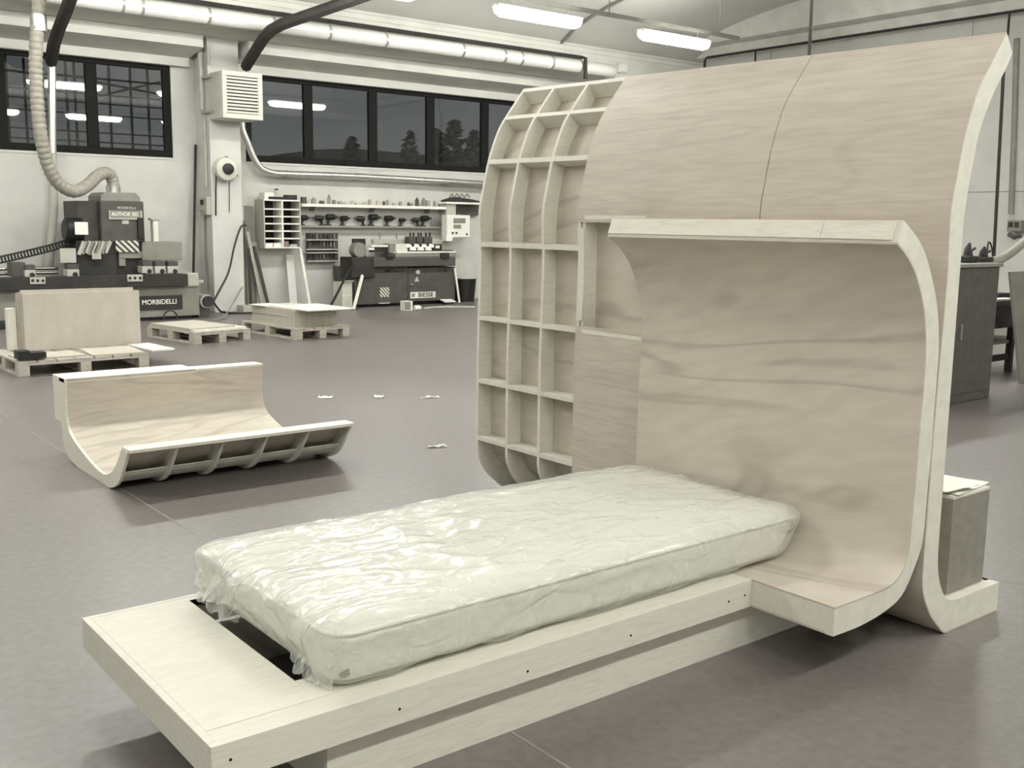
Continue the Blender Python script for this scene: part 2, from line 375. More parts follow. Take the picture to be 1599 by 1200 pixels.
# windows
def window(name, x0, x1, muls, label):
    root = thing(name, label, None, (x0, YB, zb)); root['kind'] = 'structure'
    y0, y1 = YB+.02, YB+.10
    f = MB().box(x0, x1, y0, y1, zb, zb+.11).box(x0, x1, y0, y1, zt-.12, zt).box(x0, x0+.12, y0, y1, zb+.11, zt-.12).box(x1-.12, x1, y0, y1, zb+.11, zt-.12)
    f.build('window_frame', 'frame', root, .008)
    ed = [x0+.12]
    for m in muls: MB().box(m-.085, m+.085, y0, y1, zb+.11, zt-.12).build('mullion', 'frame', root, .008); ed += [m-.085, m+.085]
    ed.append(x1-.12)
    for i in range(0, len(ed), 2): MB().box(ed[i], ed[i+1], YB+.055, YB+.063, zb+.11, zt-.12).build('pane', 'glass', root)
    MB().box(x0-.02, x1+.02, YB-.012, YB+.02, zb-.035, zb).build('window_sill', 'wall', root)
    return root
window('window_1', w1[0], w1[1], [onY(145, 180, YB+.02).x, onY(2, 180, YB+.02).x], 'dark framed two pane window left of the pillar')
window('window_2', w2[0], w2[1], [onY(q, 190, YB+.02).x for q in (482, 583, 673, 758, 830)], 'long dark framed window band right of the pillar')

# ================================================================== LIGHTS
def make_lamp():
    t = thing('ceiling_lamp', 'long fluorescent lamp with a glowing diffuser hung from the ceiling', 'lamp', (0, 0, 0), 'fluorescent lamps hanging under the vault')
    L = .80
    MB().box(-L-.02, L+.02, -.075, .075, .022, .075).build('housing', 'lampbody', t, .01)
    prof = [(.115*math.cos(g), .02+(.02 if math.sin(g) > 0 else .12)*math.sin(g)) for g in [math.pi*2*i/20 for i in range(20)]]
    b = MB(); n = len(prof)
    for x, s in ((-L-.03, .25), (-L+.02, .75), (-L+.1, 1), (L-.1, 1), (L-.02, .75), (L+.03, .25)):
        b.v += [Vector((x, y*s, .02+(z-.02)*s)) for y, z in prof]
    for i in range(5): b.f += [(i*n+j, i*n+(j+1) % n, (i+1)*n+(j+1) % n, (i+1)*n+j) for j in range(n)]
    b.f += [tuple(range(n))[::-1], tuple(5*n+j for j in range(n))]
    b.build('diffuser', 'lamp', t, smooth=True)
    for x in (-.55, .55): MB().cyl((x, 0, .08), (x, 0, .17), .012, 8).build('hanger', 'steel', t)
    return t
lamp0 = make_lamp(); first = True
IN_VIEW = {(10.2, 9.38): 'fluorescent lamp hanging beside the curved ceiling conduit', (10.2, 12.30): 'fluorescent lamp hanging nearest the end wall beam',
           (10.2, 6.40): 'fluorescent lamp hanging over the dark bent steel arm'}
for ry in LAMP_ROWS:
    for lx in LAMP_X:
        if ry == 4.75 and lx < -4: continue
        if first: L_ = lamp0; L_.location = (lx, ry, 4.5); first = False
        else: L_ = dup(lamp0, (lx, ry, 4.5))
        if (ry, lx) in IN_VIEW: L_['label'] = IN_VIEW[(ry, lx)]; L_.name = 'ceiling_lamp'
        else: L_.name = 'ceiling_lamp_offscreen'
        for c_ in L_.children:
            if c_.name.startswith('diffuser'): c_.name = 'diffuser' if (ry, lx) in IN_VIEW else 'diffuser_offscreen'
    rl = MB().box(-6, 13.9, ry-.03, ry+.03, 4.67, 4.73).build('lamp_rail', 'mid')
    tag(rl, 'thin grey rail carrying a row of fluorescent lamps', 'rail', 'lamp rails under the ceiling')
    for i, lx in enumerate((-4, 0, 4, 8, 10.8, 13.4)):
        zc = next(z for (y, z) in pr if y <= ry)
        MB().cyl((lx, ry, 4.72), (lx, ry, zc+.05), .01, 6).build('suspension_rod', 'mid', rl)

# ================================================================== THE BED
PW, PL, PH, PT = 1.0, 1.9506, 0.2618, 0.0988; YN = -0.332
bed = thing('bed_platform', 'low pale plywood bed platform with a plinth under the wrapped mattress', 'bed', (0, 0, 0))
WX0, WX1, WY0, WY1 = .319, 1.90, .21, .962
z0 = PH-PT
e = .022
def rim(b, z0, z1):  # top deck around the well
    return b.box(e, WX0, e, PW-e, z0, z1).box(WX1, PL-e, e, PW-e, z0, z1).box(WX0, WX1, e, WY0, z0, z1).box(WX0, WX1, WY1, PW-e, z0, z1)
MB().box(e, WX0, e+.062, PW-.05, PH-.02, PH).build('end_deck', 'ply', bed, .001)
MB().box(WX1, PL, e+.062, PW-.05, PH-.02, PH).build('head_deck', 'ply', bed, .001)
MB().box(e, PL, e, e+.060, PH-.02, PH-.0008).build('edge_strip', 'ply', bed, .001)
MB().box(e, PL, PW-.048, PW-e, PH-.02, PH-.0008).build('edge_strip', 'ply', bed, .001)
MB().box(WX0, WX1, e+.062, WY0, PH-.02, PH).build('side_deck', 'ply', bed, .001)
MB().box(WX0, WX1, WY1-.012, PW-.05, PH-.02, PH).build('side_deck', 'ply', bed, .001)
MB().box(0, PL, 0, e, z0, PH).build('side_rail', 'ply', bed, .0015)
MB().box(0, PL, PW-e, PW, z0, PH).build('side_rail', 'ply', bed, .0015)
MB().box(0, e, e, PW-e, z0, PH).build('end_rail', 'ply', bed, .0015)
MB().box(e, WX0-.018, e, PW-e, z0, z0+.012).build('bottom_panel', 'skin3', bed)
for q in ((WX0-.018, WX0, WY0, WY1), (WX1, WX1+.018, WY0, WY1), (WX0, WX1, WY0-.018, WY0), (WX0, WX1, WY1, WY1+.014)):
    MB().box(*q, z0+.012, PH-.02).build('well_wall', 'skin3', bed)
for x, y in ((360, 1187), (624, 1108), (824, 1049), (985, 993), (1138, 940), (1163, 930)):
    p = onY(x, y, 0); MB().cyl((p.x, -.0006, p.z), (p.x, .004, p.z), .0042, 10).build('screw', 'hole', bed)
RB = .042
pb = onY(511, 1195, RB).x
MB().box(pb, 2.36, RB, RB+.02, 0, z0).build('plinth', 'ply', bed, .001)
MB().box(pb, 2.36, PW-RB-.02, PW-RB, 0, z0).build('plinth', 'ply', bed, .001)
MB().box(pb, pb+.02, RB+.02, PW-RB-.02, 0, z0).build('plinth', 'ply', bed, .001)
MB().box(2.34, 2.36, RB+.02, PW-RB-.02, 0, z0).build('plinth', 'ply', bed, .001)

# ---------------------------------------------- inner curved shell (headboard)
def prof_from(px, Y): return [Vector((onY(x, y, Y).x, onY(x, y, Y).z, 0)) for x, y in px]
NP = 60
in1 = prof_from([(1304, 951), (1345, 934), (1391, 914), (1410, 889), (1418, 862), (1422, 827), (1429, 751), (1434, 688), (1441, 610), (1445, 550), (1443, 490), (1433, 439), (1418, 404), (1401, 382)], YN)
ou1 = prof_from([(1303, 994), (1345, 972), (1385, 953), (1411, 926), (1433, 873), (1442, 838), (1449, 760), (1456, 688), (1462, 610), (1466, 550), (1464, 482), (1451, 416), (1436, 377), (1411, 344)], YN)
in1[0].y = PH; in1[1].y = PH; ou1[0].y = z0; ou1[1].y = z0
in1[0].x = ou1[0].x = PL+.001
A1 = resample(crom(in1), NP); B1 = resample(crom(ou1), NP)
for v in B1: v.x = min(v.x, 2.4685)
head = thing('curved_headboard', 'curved plywood headboard shell wrapping round the bed head, brown inside', 'headboard', (2.3, .3, 0))
H0, H1 = YN, 1.0
def off(A, B, t):  # t metres from A towards B
    return [a+(b-a).normalized()*t for a, b in zip(A, B)]
MB().ribbon(off(A1, B1, .0072), B1, H0, H0+.03).build('edge_rib', 'edge', head)
MB().ribbon(off(A1, B1, .0), off(A1, B1, .007), H0, H1).build('inner_skin', 'skin2', head, smooth=True)
MB().ribbon(off(B1, A1, .007), B1, H0+.03, H1-.02).build('outer_skin', 'skin', head, smooth=True)
MB().ribbon(off(A1, B1, .0072), B1, H1-.02, H1).build('edge_rib', 'edge', head)
k = NP-1
MB().ribbon([a.lerp(A1[k], .0) for a in (off(A1, B1, .0075)[k-1], off(A1, B1, .0075)[k])], [off(B1, A1, .0075)[k-1], off(B1, A1, .0075)[k]], H0+.03, H1-.02).build('top_rail', 'plyx', head)
MB().ribbon([off(A1, B1, .0075)[0], off(A1, B1, .0075)[2]], [off(B1, A1, .0075)[0], off(B1, A1, .0075)[2]], H0+.03, H1-.02).build('foot_rail', 'ply', head)
for i in (12, 24, 36, 48):
    MB().ribbon([off(A1, B1, .0075)[i], off(A1, B1, .0075)[i+1]], [off(B1, A1, .0075)[i], off(B1, A1, .0075)[i+1]], H0+.03, H1-.02).build('inner_rail', 'ply', head)
# narrow lighter strip laid along the sawn top
d_ = (B1[k]-A1[k]).normalized(); tdir = (A1[k]-A1[k-1]).normalized()
s0, s1 = A1[k]+d_*.012+tdir*.0005, B1[k]-d_*.006+tdir*.0005
for y0, y1 in ((H0+.02, onX(1285, 345, 2.18).y), (onX(1285, 345, 2.18).y, H1)):
    MB().ribbon([s0, s0+tdir*.006], [s1, s1+tdir*.006], y0+.001, y1-.001).build('top_lath', 'plyx', head, .001)

# ---------------------------------------------- outer curved shell (partition)
fr2 = prof_from([(1572, 50), (1545, 102), (1527, 140), (1513, 185), (1503.5, 223), (1494, 273), (1484.5, 327), (1481, 384), (1479, 426), (1473.5, 496), (1468, 554), (1457.5, 671), (1454.6, 708), (1443, 838), (1439.5, 878), (1440.4, 921), (1450, 957), (1464.5, 979), (1476, 984), (1492, 980), (1556.5, 949)], YN)
bk2 = prof_from([(1581, 83), (1570, 109), (1551, 147), (1532, 197), (1522.5, 238.5), (1511.4, 299), (1506.5, 345), (1504, 397), (1498, 481), (1492.5, 554), (1483.7, 641), (1480, 708), (1474.4, 765), (1468.7, 836), (1464.5, 884), (1468.7, 915), (1478.6, 933.5), (1494, 938), (1515, 929), (1561, 905)], YN)
for v in fr2:
    if v.y < .03: v.y = .001
for v in fr2:
    if 0.3 < v.y < 1.45: v.x = max(v.x, 2.4715)
for v in bk2:
    if 0.3 < v.y < 1.5: v.x = 2.566
bk2[-1].y = bk2[-2].y = bk2[-3].y = .118; bk2[-4].y = .135; fr2[-1].x = bk2[-1].x = 3.04
N2 = 110
A2 = resample(crom(fr2, 5), N2); B2 = []
# march the back line so that pairs lie roughly across the thickness
bk = resample(crom(bk2, 5), 600)
j = 0
for i, a in enumerate(A2):
    t = (A2[min(i+1, N2-1)]-A2[max(i-1, 0)]).normalized()
    best = min(range(j, min(j+60, 600)), key=lambda q: abs((bk[q]-a).dot(t)))
    if i == 0: best = 0
    if i == N2-1: best = 599
    j = best; B2.append(bk[best])
for v in A2+B2: v.y = max(v.y, .001)
Y2L, Y2S = 2.324, 1.532
def tw(x, y, z):
    k = max(0, (z-1.45)/.7)*(y-YN)/(Y2L-YN)
    return (x+.022*k, y, z+.05*k)
part2 = thing('curved_partition', 'tall curved plywood partition with bare egg-crate ribs at one end', 'partition', (2.6, 1.0, 0))
MB().ribbon(off(A2, B2, .0062), B2, YN, YN+.04, tw).build('edge_rib', 'edge', part2)
fi, fo = off(A2, B2, .006), off(B2, A2, .006)
mid_f, mid_b = off(A2, B2, .0063), off(B2, A2, .0063)
def zi(z, lo=0, hi=95):  # index on the front line nearest a height
    return min(range(lo, hi), key=lambda i: abs(A2[i].y-z))
SEAM = .46
MB().ribbon(A2, fi, YN, SEAM-.0025, tw).build('skin_panel', 'skin', part2, smooth=True)
iz0, iz1 = zi(1.475), zi(.997)
MB().ribbon(A2, fi, SEAM+.0025, 1.083, tw).build('skin_panel', 'skin', part2, smooth=True)
MB().ribbon(A2[:iz0+1], fi[:iz0+1], 1.0835, Y2S, tw).build('skin_panel', 'skin', part2, smooth=True)
MB().ribbon(A2[iz1:], fi[iz1:], 1.0835, Y2S, tw).build('skin_panel', 'skin', part2, smooth=True)
MB().ribbon(A2[iz0+1:iz1], fi[iz0+1:iz1], 1.49, Y2S, tw).build('skin_strip', 'ply', part2)
MB().ribbon(fo, B2, YN+.04, Y2L, tw).build('back_skin', 'skin2', part2, smooth=True)
ribs = [2.306, 2.046, 1.782, 1.514]
for y in ribs: MB().ribbon(A2 if y > 1.6 else mid_f, fo, y, y+.018, tw).build('rib', 'ply', part2)
MB().ribbon(mid_f[iz0-3:iz1+4], mid_b[iz0-3:iz1+4], 1.484, 1.502, tw).build('rib', 'ply', part2)
for y in (1.065, .75, .45, .1): MB().ribbon(mid_f, mid_b, y, y+.018, tw).build('rib', 'ply', part2)
levels = [zi(onX(756, 258, 2.51).z, 0, 60), zi(1.363), zi(.9755), zi(.6188), zi(.3022)]
iu = min(range(0, 50), key=lambda i: abs(A2[i].y-1.99))
def rail(i, y0, y1, th=.024, f0=A2):
    a, b = f0[i], mid_b[i]; t = (A2[i+1]-A2[i-1]).normalized()*(th/2) if 0 < i < N2-1 else (A2[1]-A2[0]).normalized()*(th/2)
    if i == 0: a, b, = a+t, b+t
    MB().ribbon([a-t, a+t], [b-t, b+t], y0, y1, tw).build('rail', 'ply', part2, .001)
cols = [(ribs[1]+.018, ribs[0]), (ribs[2]+.018, ribs[1]), (ribs[3]+.018, ribs[2])]
for i in [0, iu]+levels+[N2-12, N2-1]:
    for y0, y1 in cols:
        if i == N2-1:
            continue
        rail(i, y0, y1)
MB().box(3.018, 3.04, YN+.04, Y2L, .001, .118).build('foot_rail', 'ply', part2)
rail(0, YN+.04, 1.514, f0=mid_f)
for i in (iz0-1, iz1+1):
    a, b = mid_f[i], mid_b[i]; MB().box(2.474, 2.56, 1.0832, 1.484, A2[i].y-.009, A2[i].y+.009).build('rail', 'plyx', part2)

# ---------------------------------------------- mattress in its plastic bag
def softbox(x0, x1, y0, y1, z0, z1, nx, ny, nz, r, fn):
    """closed rounded box as a grid mesh, every vertex passed through fn"""
    bm = bmesh.new(); idx = {}
    def vert(i, j, k):
        if (i, j, k) not in idx:
            p = Vector((x0+(x1-x0)*i/nx, y0+(y1-y0)*j/ny, z0+(z1-z0)*k/nz))
            q = Vector((min(max(p.x, x0+r), x1-r), min(max(p.y, y0+r), y1-r), min(max(p.z, z0+r*.45), z1-r*.45)))
            d = Vector((p.x-q.x, p.y-q.y, (p.z-q.z)/.45))
            if d.length > 1e-6:
                m = max(abs(d.x), abs(d.y), abs(d.z)); nrm = d.normalized()*m
                d = nrm; p = q+Vector((d.x, d.y, d.z*.45))
            idx[(i, j, k)] = bm.verts.new(fn(p))
        return idx[(i, j, k)]
    for i in range(nx):
        for j in range(ny):
            for k in (0, nz):
                bm.faces.new([vert(i, j, k), vert(i+1, j, k), vert(i+1, j+1, k), vert(i, j+1, k)])
    for i in range(nx):
        for k in range(nz):
            for j in (0, ny): bm.faces.new([vert(i, j, k), vert(i+1, j, k), vert(i+1, j, k+1), vert(i, j, k+1)])
    for j in range(ny):
        for k in range(nz):
            for i in (0, nx): bm.faces.new([vert(i, j, k), vert(i, j+1, k), vert(i, j+1, k+1), vert(i, j, k+1)])
    bmesh.ops.recalc_face_normals(bm, faces=bm.faces); return bm
MX0, MX1, MY0, MY1, MZ0, MZ1 = .362, 2.365, .075, .99, PH+.004, .432
mat_ = thing('mattress', 'cream single mattress wrapped in clear plastic film on the bed platform', 'mattress', (1.37, .53, PH))
OM = Vector(mat_['_o'])
def fit_head(p):   # the mattress end gives way to the curve of the headboard
    T = ((.266, 2.195), (.295, 2.245), (.33, 2.288), (.368, 2.322), (.43, 2.352), (.50, 2.362))
    lim = T[-1][1]
    for (za, xa), (zb_, xb) in zip(T, T[1:]):
        if p.z <= zb_: lim = xa+(xb-xa)*max(0, p.z-za)/(zb_-za); break
    if p.x > 2.08: p = Vector((2.08+(p.x-2.08)*(lim-2.08)/(MX1+.045-2.08), p.y, p.z))
    return p
def sm(p):
    x = (p.x-MX0)/(MX1-MX0)
    crown = .008*math.sin(math.pi*min(1, max(0, (p.y-MY0)/(MY1-MY0)))) if p.z > .35 else 0
    return fit_head(p+Vector((0, 0, crown)))
bm = softbox(MX0, MX1, MY0, MY1, MZ0, MZ1, 60, 30, 8, .075, sm)
me = D.meshes.new('core'); bmesh.ops.translate(bm, verts=bm.verts, vec=-OM); bm.to_mesh(me); bm.free(); me.materials.append(MT['fabric'])
for p in me.polygons: p.use_smooth = True
o = D.objects.new('core', me); COL.objects.link(o); o.parent = mat_
# piping round the upper edge
def rrect(ins, z, n=8, r=.075):
    pts = []
    for cx, cy, a0 in ((MX1-ins-r, MY0+ins+r, -90), (MX1-ins-r, MY1-ins-r, 0), (MX0+ins+r, MY1-ins-r, 90), (MX0+ins+r, MY0+ins+r, 180)):
        for i in range(n+1):
            g = R(a0+90*i/n); pts.append((cx+r*math.cos(g), cy+r*math.sin(g), z))
    return pts+[pts[0]]
MB().tube([fit_head(Vector(q)) for q in rrect(.0, MZ1-.02)], .006, 6).build('piping', 'fabric', mat_, smooth=True)
def ridge(p, s, seed):
    q = Vector((p.x*s, p.y*s*1.9, p.z*s*1.5)) + Vector((seed, seed*.7, 0))
    q += noise.noise_vector(q*.7)*.9
    return 1-abs(noise.noise(q))*2.4
def film(p):
    x = p.x
    n0 = (p-Vector(((MX0+MX1)/2, (MY0+MY1)/2, (MZ0+MZ1)/2)))
    nrm = Vector((n0.x/1.0, n0.y/.46, n0.z/.085)); m = max(abs(nrm.x), abs(nrm.y), abs(nrm.z))
    nrm = Vector((nrm.x**5, nrm.y**5, nrm.z**5)) if m > 0 else nrm
    nrm.normalize()
    w = max(0, ridge(p, 2.2, 3.1))*.009+max(0, ridge(p, 5.5, 9.4))*.0035+max(0, ridge(p, 13, 1.2))*.0012
    o = p+nrm*(.004+w)
    # loose bag ends
    if x < MX0+.05:
        t = (MX0+.05-x)/.06; lift = noise.noise(Vector((p.y*5.5, p.z*7, 2.2)))
        hi = min(1, max(0, (p.z-.30)/.09))
        o.x += ((.016*(1-hi) if .17 < p.y < .80 else 0)-max(0, .012+.05*lift)*hi)*t; o.z += (.02*noise.noise(Vector((p.y*9, 4, 1))))*t*hi+(.014*(1-hi)*t if .2 < p.y < .78 else 0)
    if x > MX1-.04: o.x += .02+.028*noise.noise(Vector((p.y*8, p.z*14, 7)))
    o.z = max(o.z, PH+.003)
    o = fit_head(o+Vector((.012, 0, 0)) if o.x > 2.08 else o)
    return o
bm = softbox(MX0-.004, MX1+.004, MY0-.004, MY1+.004, MZ0, MZ1+.006, 170, 84, 18, .08, film)
me = D.meshes.new('plastic_wrap'); bmesh.ops.translate(bm, verts=bm.verts, vec=-OM); bm.to_mesh(me); bm.free(); me.materials.append(MT['film'])
for p in me.polygons: p.use_smooth = True
o = D.objects.new('plastic_wrap', me); COL.objects.link(o); o.parent = mat_; o['label'] = 'crinkled clear plastic film'
# the loose end of the bag: crumpled open flap sticking out at the foot end
def flap(y0, y1, xo, zlo, zhi, seed, nx=16, ny=40):
    b = MB()
    for i in range(nx+1):
        for j in range(ny+1):
            u, v = i/nx, j/ny; y = y0+(y1-y0)*v
            reach = xo*(.55+.45*noise.noise(Vector((v*4.2, seed, 0))))*math.sin(math.pi*min(1, v*1.0+.02))**.4
            x = MX0+.015-reach*u
            z = zhi+(zlo-zhi)*u**1.3+.018*noise.noise(Vector((v*9, u*2, seed)))*u+.012*noise.noise(Vector((v*22, u*5, seed+3)))*u
            b.v.append(Vector((x, y, max(z, PH+.004))))
    b.f = [(i*(ny+1)+j, i*(ny+1)+j+1, (i+1)*(ny+1)+j+1, (i+1)*(ny+1)+j) for i in range(nx) for j in range(ny)]
    b.build('bag_end', 'film', mat_, smooth=True)
flap(.60, 1.0, .13, .33, .415, 2.0); flap(.66, 1.0, .10, PH+.01, .36, 5.0); flap(.09, .34, .07, PH+.006, .33, 8.0)
# little dark label under the film
MB().obox((.40, .083, .305), (.035, .004, .018), Matrix.Rotation(R(-18), 3, 'Y')).build('care_label', 'mid', mat_)

# ---------------------------------------------- box and papers on the partition's foot
bx = thing('storage_box', 'dark open-sided chipboard box on the foot of the curved partition', 'box', (2.86, -.14, .119))
X0b, X1b, Y0b, Y1b, Z0b, Z1b = 2.735, 3.0, -.285, .10, .1195, .485
MB().box(X0b, X1b, Y0b, Y0b+.012, Z0b, Z1b).build('side_panel', 'boxbrown', bx, .001)
MB().box(X0b, X1b, Y1b-.012, Y1b, Z0b, Z1b).build('side_panel', 'boxbrown', bx, .001)
MB().box(X0b, X0b+.012, Y0b+.012, Y1b-.012, Z0b, Z1b).build('side_panel', 'boxbrown', bx)
MB().box(X1b-.012, X1b, Y0b+.012, Y1b-.012, Z0b, Z1b).build('side_panel', 'boxbrown', bx)
MB().box(X0b, X1b, Y0b, Y1b, Z1b, Z1b+.012).build('lid', 'board', bx, .001)
def sheet(name, c, w, h, rz, label, cat, grp=None, curl=.012, mat='paper', seed=0):
    b = MB(); n = 8; t = .0012
    for k in range(2):
        for i in range(n+1):
            for j in range(n+1):
                u, v = i/n-.5, j/n-.5
                z = curl*(.5+.5*noise.noise(Vector((u*3+seed, v*3, seed))))*(.3+2*(u*u+v*v))+k*t
                p = Matrix.Rotation(rz, 3, 'Z') @ Vector((u*w, v*h, z)); b.v.append(p)
    N = (n+1)**2
    for i in range(n):
        for j in range(n):
            a = i*(n+1)+j; b.f += [(a, a+1, a+n+2, a+n+1), (N+a, N+a+n+1, N+a+n+2, N+a+1)]
    for i in range(n):
        for a, c2 in (((i), (i+1)), ((n*(n+1)+i), (n*(n+1)+i+1)), (i*(n+1), (i+1)*(n+1)), (i*(n+1)+n, (i+1)*(n+1)+n)):
            b.f.append((a, c2, N+c2, N+a))
    o = b.build(name, mat, smooth=False); o.location = c; return tag(o, label, cat, grp)
sheet('paper_sheet', (2.88, -.16, Z1b+.013), .28, .24, .1, 'white sheet of paper lying on top of the storage box', 'paper', seed=1, curl=.006)
sheet('sandpaper_pad', (2.80, -.235, Z1b+.022), .20, .10, -.15, 'crumpled folded paper overhanging the corner of the storage box', 'paper', seed=4, curl=.02)

# ---------------------------------------------- the U shaped piece on the floor
ux0 = .87
un = thing('curved_seat_form', 'U-shaped curved plywood form with ribbed front lying on the floor', 'plywood form', (1.5, 3.8, 0))
def yz(px): return [Vector((onX(x, y, ux0).y, max(.001, onX(x, y, ux0).z), 0)) for x, y in px]
ui = yz([(100, 592), (101, 630), (104, 660), (112, 683), (135, 715), (157, 738), (168, 741), (178, 733), (185, 716), (190, 700)])
uo = yz([(92, 590), (94, 630), (97, 672), (103, 706), (122, 736), (150, 762), (170, 768), (183, 757), (190, 740), (199, 707)])
ui[0].y = uo[0].y = .508
ui = resample(crom(ui), 44); uo = resample(crom(uo), 44)
for v in uo: v.y = max(v.y, .0015)
def xrib(b, A, B, x0, x1):
    n = len(A); k = len(b.v)
    for a, c in zip(A, B): b.v += [Vector((x0, a.x, a.y)), Vector((x1, a.x, a.y)), Vector((x0, c.x, c.y)), Vector((x1, c.x, c.y))]
    for i in range(n-1):
        o, p = k+4*i, k+4*i+4
        b.f += [(o, o+1, p+1, p), (o+2, p+2, p+3, o+3), (o, p, p+2, o+2), (o+1, o+3, p+3, p+1)]
    b.f += [(k, k+2, k+3, k+1)]; q = k+4*(n-1); b.f += [(q, q+1, q+3, q+2)]; return b
ux1 = onY(410, 568, ui[0].x).x
def uoff(A, B, t): return [a+(b-a).normalized()*t for a, b in zip(A, B)]
ux1b = onZ(547, 660, ui[-1].y).x
lipi = 33
xs = [ux0]+[ux0+(ux1b-ux0)*f for f in (.195, .39, .585, .78)]+[ux1b-.016]
MB_ = xrib(MB(), ui[:lipi], uoff(ui, uo, .006)[:lipi], ux0+.016, ux1); MB_.build('inner_skin', 'skin3', un, smooth=True)
xrib(MB(), ui[lipi-1:], uoff(ui, uo, .006)[lipi-1:], ux0+.016, ux1b-.016).build('lip_skin', 'skin3', un, smooth=True)
for i, x in enumerate(xs):
    lo = 0 if i in (0, 1, 2, 3, 4) and x < ux1-.03 else 20
    xrib(MB(), (ui if i in (0, 5) else uoff(ui, uo, .0065))[lo:], uo[lo:], x, x+.016).build('rib', 'ply', un)
# top rail of the lip, pale strip painting the lit cavity floor, back cover
MB().box(ux0+.004, ux1b, ui[-1].x-.115, ui[-1].x+.004, ui[-1].y-.012, ui[-1].y+.006).build('lip_rail', 'plyx', un, .002)
xrib(MB(), uoff(uo, ui, .032)[29:39], uoff(uo, ui, .026)[29:39], ux0+.016, ux1b-.016).build('front_strip', 'board', un)
xrib(MB(), uoff(uo, ui, .004)[1:30], uo[1:30], ux0+.016, ux1).build('back_cover', 'skin3', un, smooth=True)
MB().box(ux0, onY(305, 570, ui[0].x).x, ui[0].x+.002, onX(82, 585, ux0).y, .485, .510).build('top_cover', 'board', un, .001)
MB().box(onY(305, 570, ui[0].x).x, ux1, ui[0].x-.003, uo[0].x+.02, .495, .509).build('top_strip', 'board', un, .001)
MB().box(ux0, ux0+.016, uo[0].x, onX(82, 585, ux0).y, .23, .485).build('back_box', 'ply', un)
MB().box(ux0+.016, onY(305, 570, ui[0].x).x, onX(82, 585, ux0).y-.016, onX(82, 585, ux0).y, .23, .485).build('back_box', 'ply', un)

# ================================================================== PALLETS AND PANELS
def make_pallet(w, d, label, nb=6):
    t = thing('pallet', label, 'pallet', (0, 0, 0), 'wooden pallets on the hall floor')
    bw = .10
    for i in range(3):
        x = i*(w-bw)/2
        MB().box(x, x+bw, 0, d, 0, .02).build('skid', 'pallet', t, .002, local=True)
        for j in range(3):
            y = j*(d-.12)/2; MB().box(x, x+bw, y, y+.12, .02, .10).build('block', 'pallet', t, .003, local=True)
    for j in range(3):
        y = j*(d-.11)/2; MB().box(0, w, y, y+.11, .10, .12).build('cross_board', 'pallet', t, .002, local=True)
    g = w/nb
    for i in range(nb): MB().box(i*g+.004, (i+1)*g-.012 if i < nb-1 else w, 0, d, .12, .14).build('deck_board', 'pallet', t, .002, local=True)
    return t
def panel(name, mat, loc, size, rz, label, grp=None, cat='panel', bev=.002):
    o = MB().box(0, size[0], 0, size[1], 0, size[2]).build(name, mat, bevel=bev); o.location = loc; o.rotation_euler[2] = rz
    return tag(o, label, cat, grp)
p1 = make_pallet(1.22, 1.08, 'wooden pallet carrying upright panels beside the curved seat form', 7); p1.location = (1.48, 8.12, 0); p1.rotation_euler[2] = R(1)
xe_ = onY(219, 500, 8.92).x-1.74
for i, (dx, dy, w, h) in enumerate(((0, 0, xe_, .575), (-.01, .034, xe_-.04, .605), (.0, .068, xe_-.06, .59), (-.02, .102, xe_-.06, .58), (-.03, .136, xe_-.06, .57))):
    panel('upright_panel', 'mdf', (1.74+dx, 8.92+dy, .141), (w, .028, h), R(0), ('front fibreboard panel of those standing on edge on the pallet', 'tallest fibreboard panel standing just behind the front one')[i] if i < 2 else 'fibreboard panel standing on edge behind the tallest one', 'panels standing on edge on a pallet')
panel('offcut_board', 'chip', (1.53, 8.2, .141), (.60, .42, .016), R(3), 'thin chipboard offcut lying flat on the pallet before the upright panels')
panel('offcut_board', 'chip', (2.16, 8.17, .141), (.50, .62, .016), R(-4), 'wider chipboard offcut lying flat beside the dark block pallet end', None)
panel('overhang_board', 'board', (2.76, 8.22, .141), (.24, .64, .018), R(4), 'pale board jutting over the end of the pallet of upright panels')
k = thing('black_block', 'small black stepped block at the corner of the upright panel pallet', 'block', (1.46, 8.14, .158))
MB().box(1.49, 1.60, 8.15, 8.30, .158, .235).build('lower_step', 'black', k, .003); MB().box(1.60, 1.74, 8.15, 8.28, .158, .215).build('tail', 'black', k, .003)
panel('leaning_offcut', 'board', (1.62, 9.06, .141), (.08, .10, .42), R(0), 'narrow upright offcut behind the standing panels')
p2 = make_pallet(.78, 1.08, 'wooden pallet with two flat sheets in front of the machining centre'); p2.location = (3.79, 9.73, 0); p2.rotation_euler[2] = R(10)
panel('flat_sheet', 'board', (3.80, 9.78, .1405), (.74, 1.0, .02), R(10), 'lower pale sheet lying on the low pallet')
panel('flat_sheet', 'chip', (3.78, 9.82, .1615), (.62, .92, .022), R(10), 'upper fibreboard sheet lying on the low pallet')
p3 = make_pallet(.80, 1.36, 'wooden pallet under the tall stack of boards near the pillar'); p3.location = (5.0, 9.52, 0); p3.rotation_euler[2] = R(5.5)
z = .1405
for i in range(9):
    t_ = .0245; dx, dy = random.uniform(-.008, .008), random.uniform(-.01, .01)
    panel('stacked_board', 'chip', (5.06+dx, 9.66+dy, z), (.62, 1.08, t_-.0012), R(4.5+random.uniform(-.5, .5)), 'brown board in the stack on the pallet near the pillar', 'boards stacked on the pallet near the pillar')
    z += t_
panel('top_sheet', 'board', (5.10, 9.38, z), (.68, .92, .012), R(3), 'pale sheet overhanging the top of the board stack')
panel('top_strip', 'board', (4.97, 10.35, z), (.32, .34, .01), R(10), 'small pale offcut on the back of the board stack')

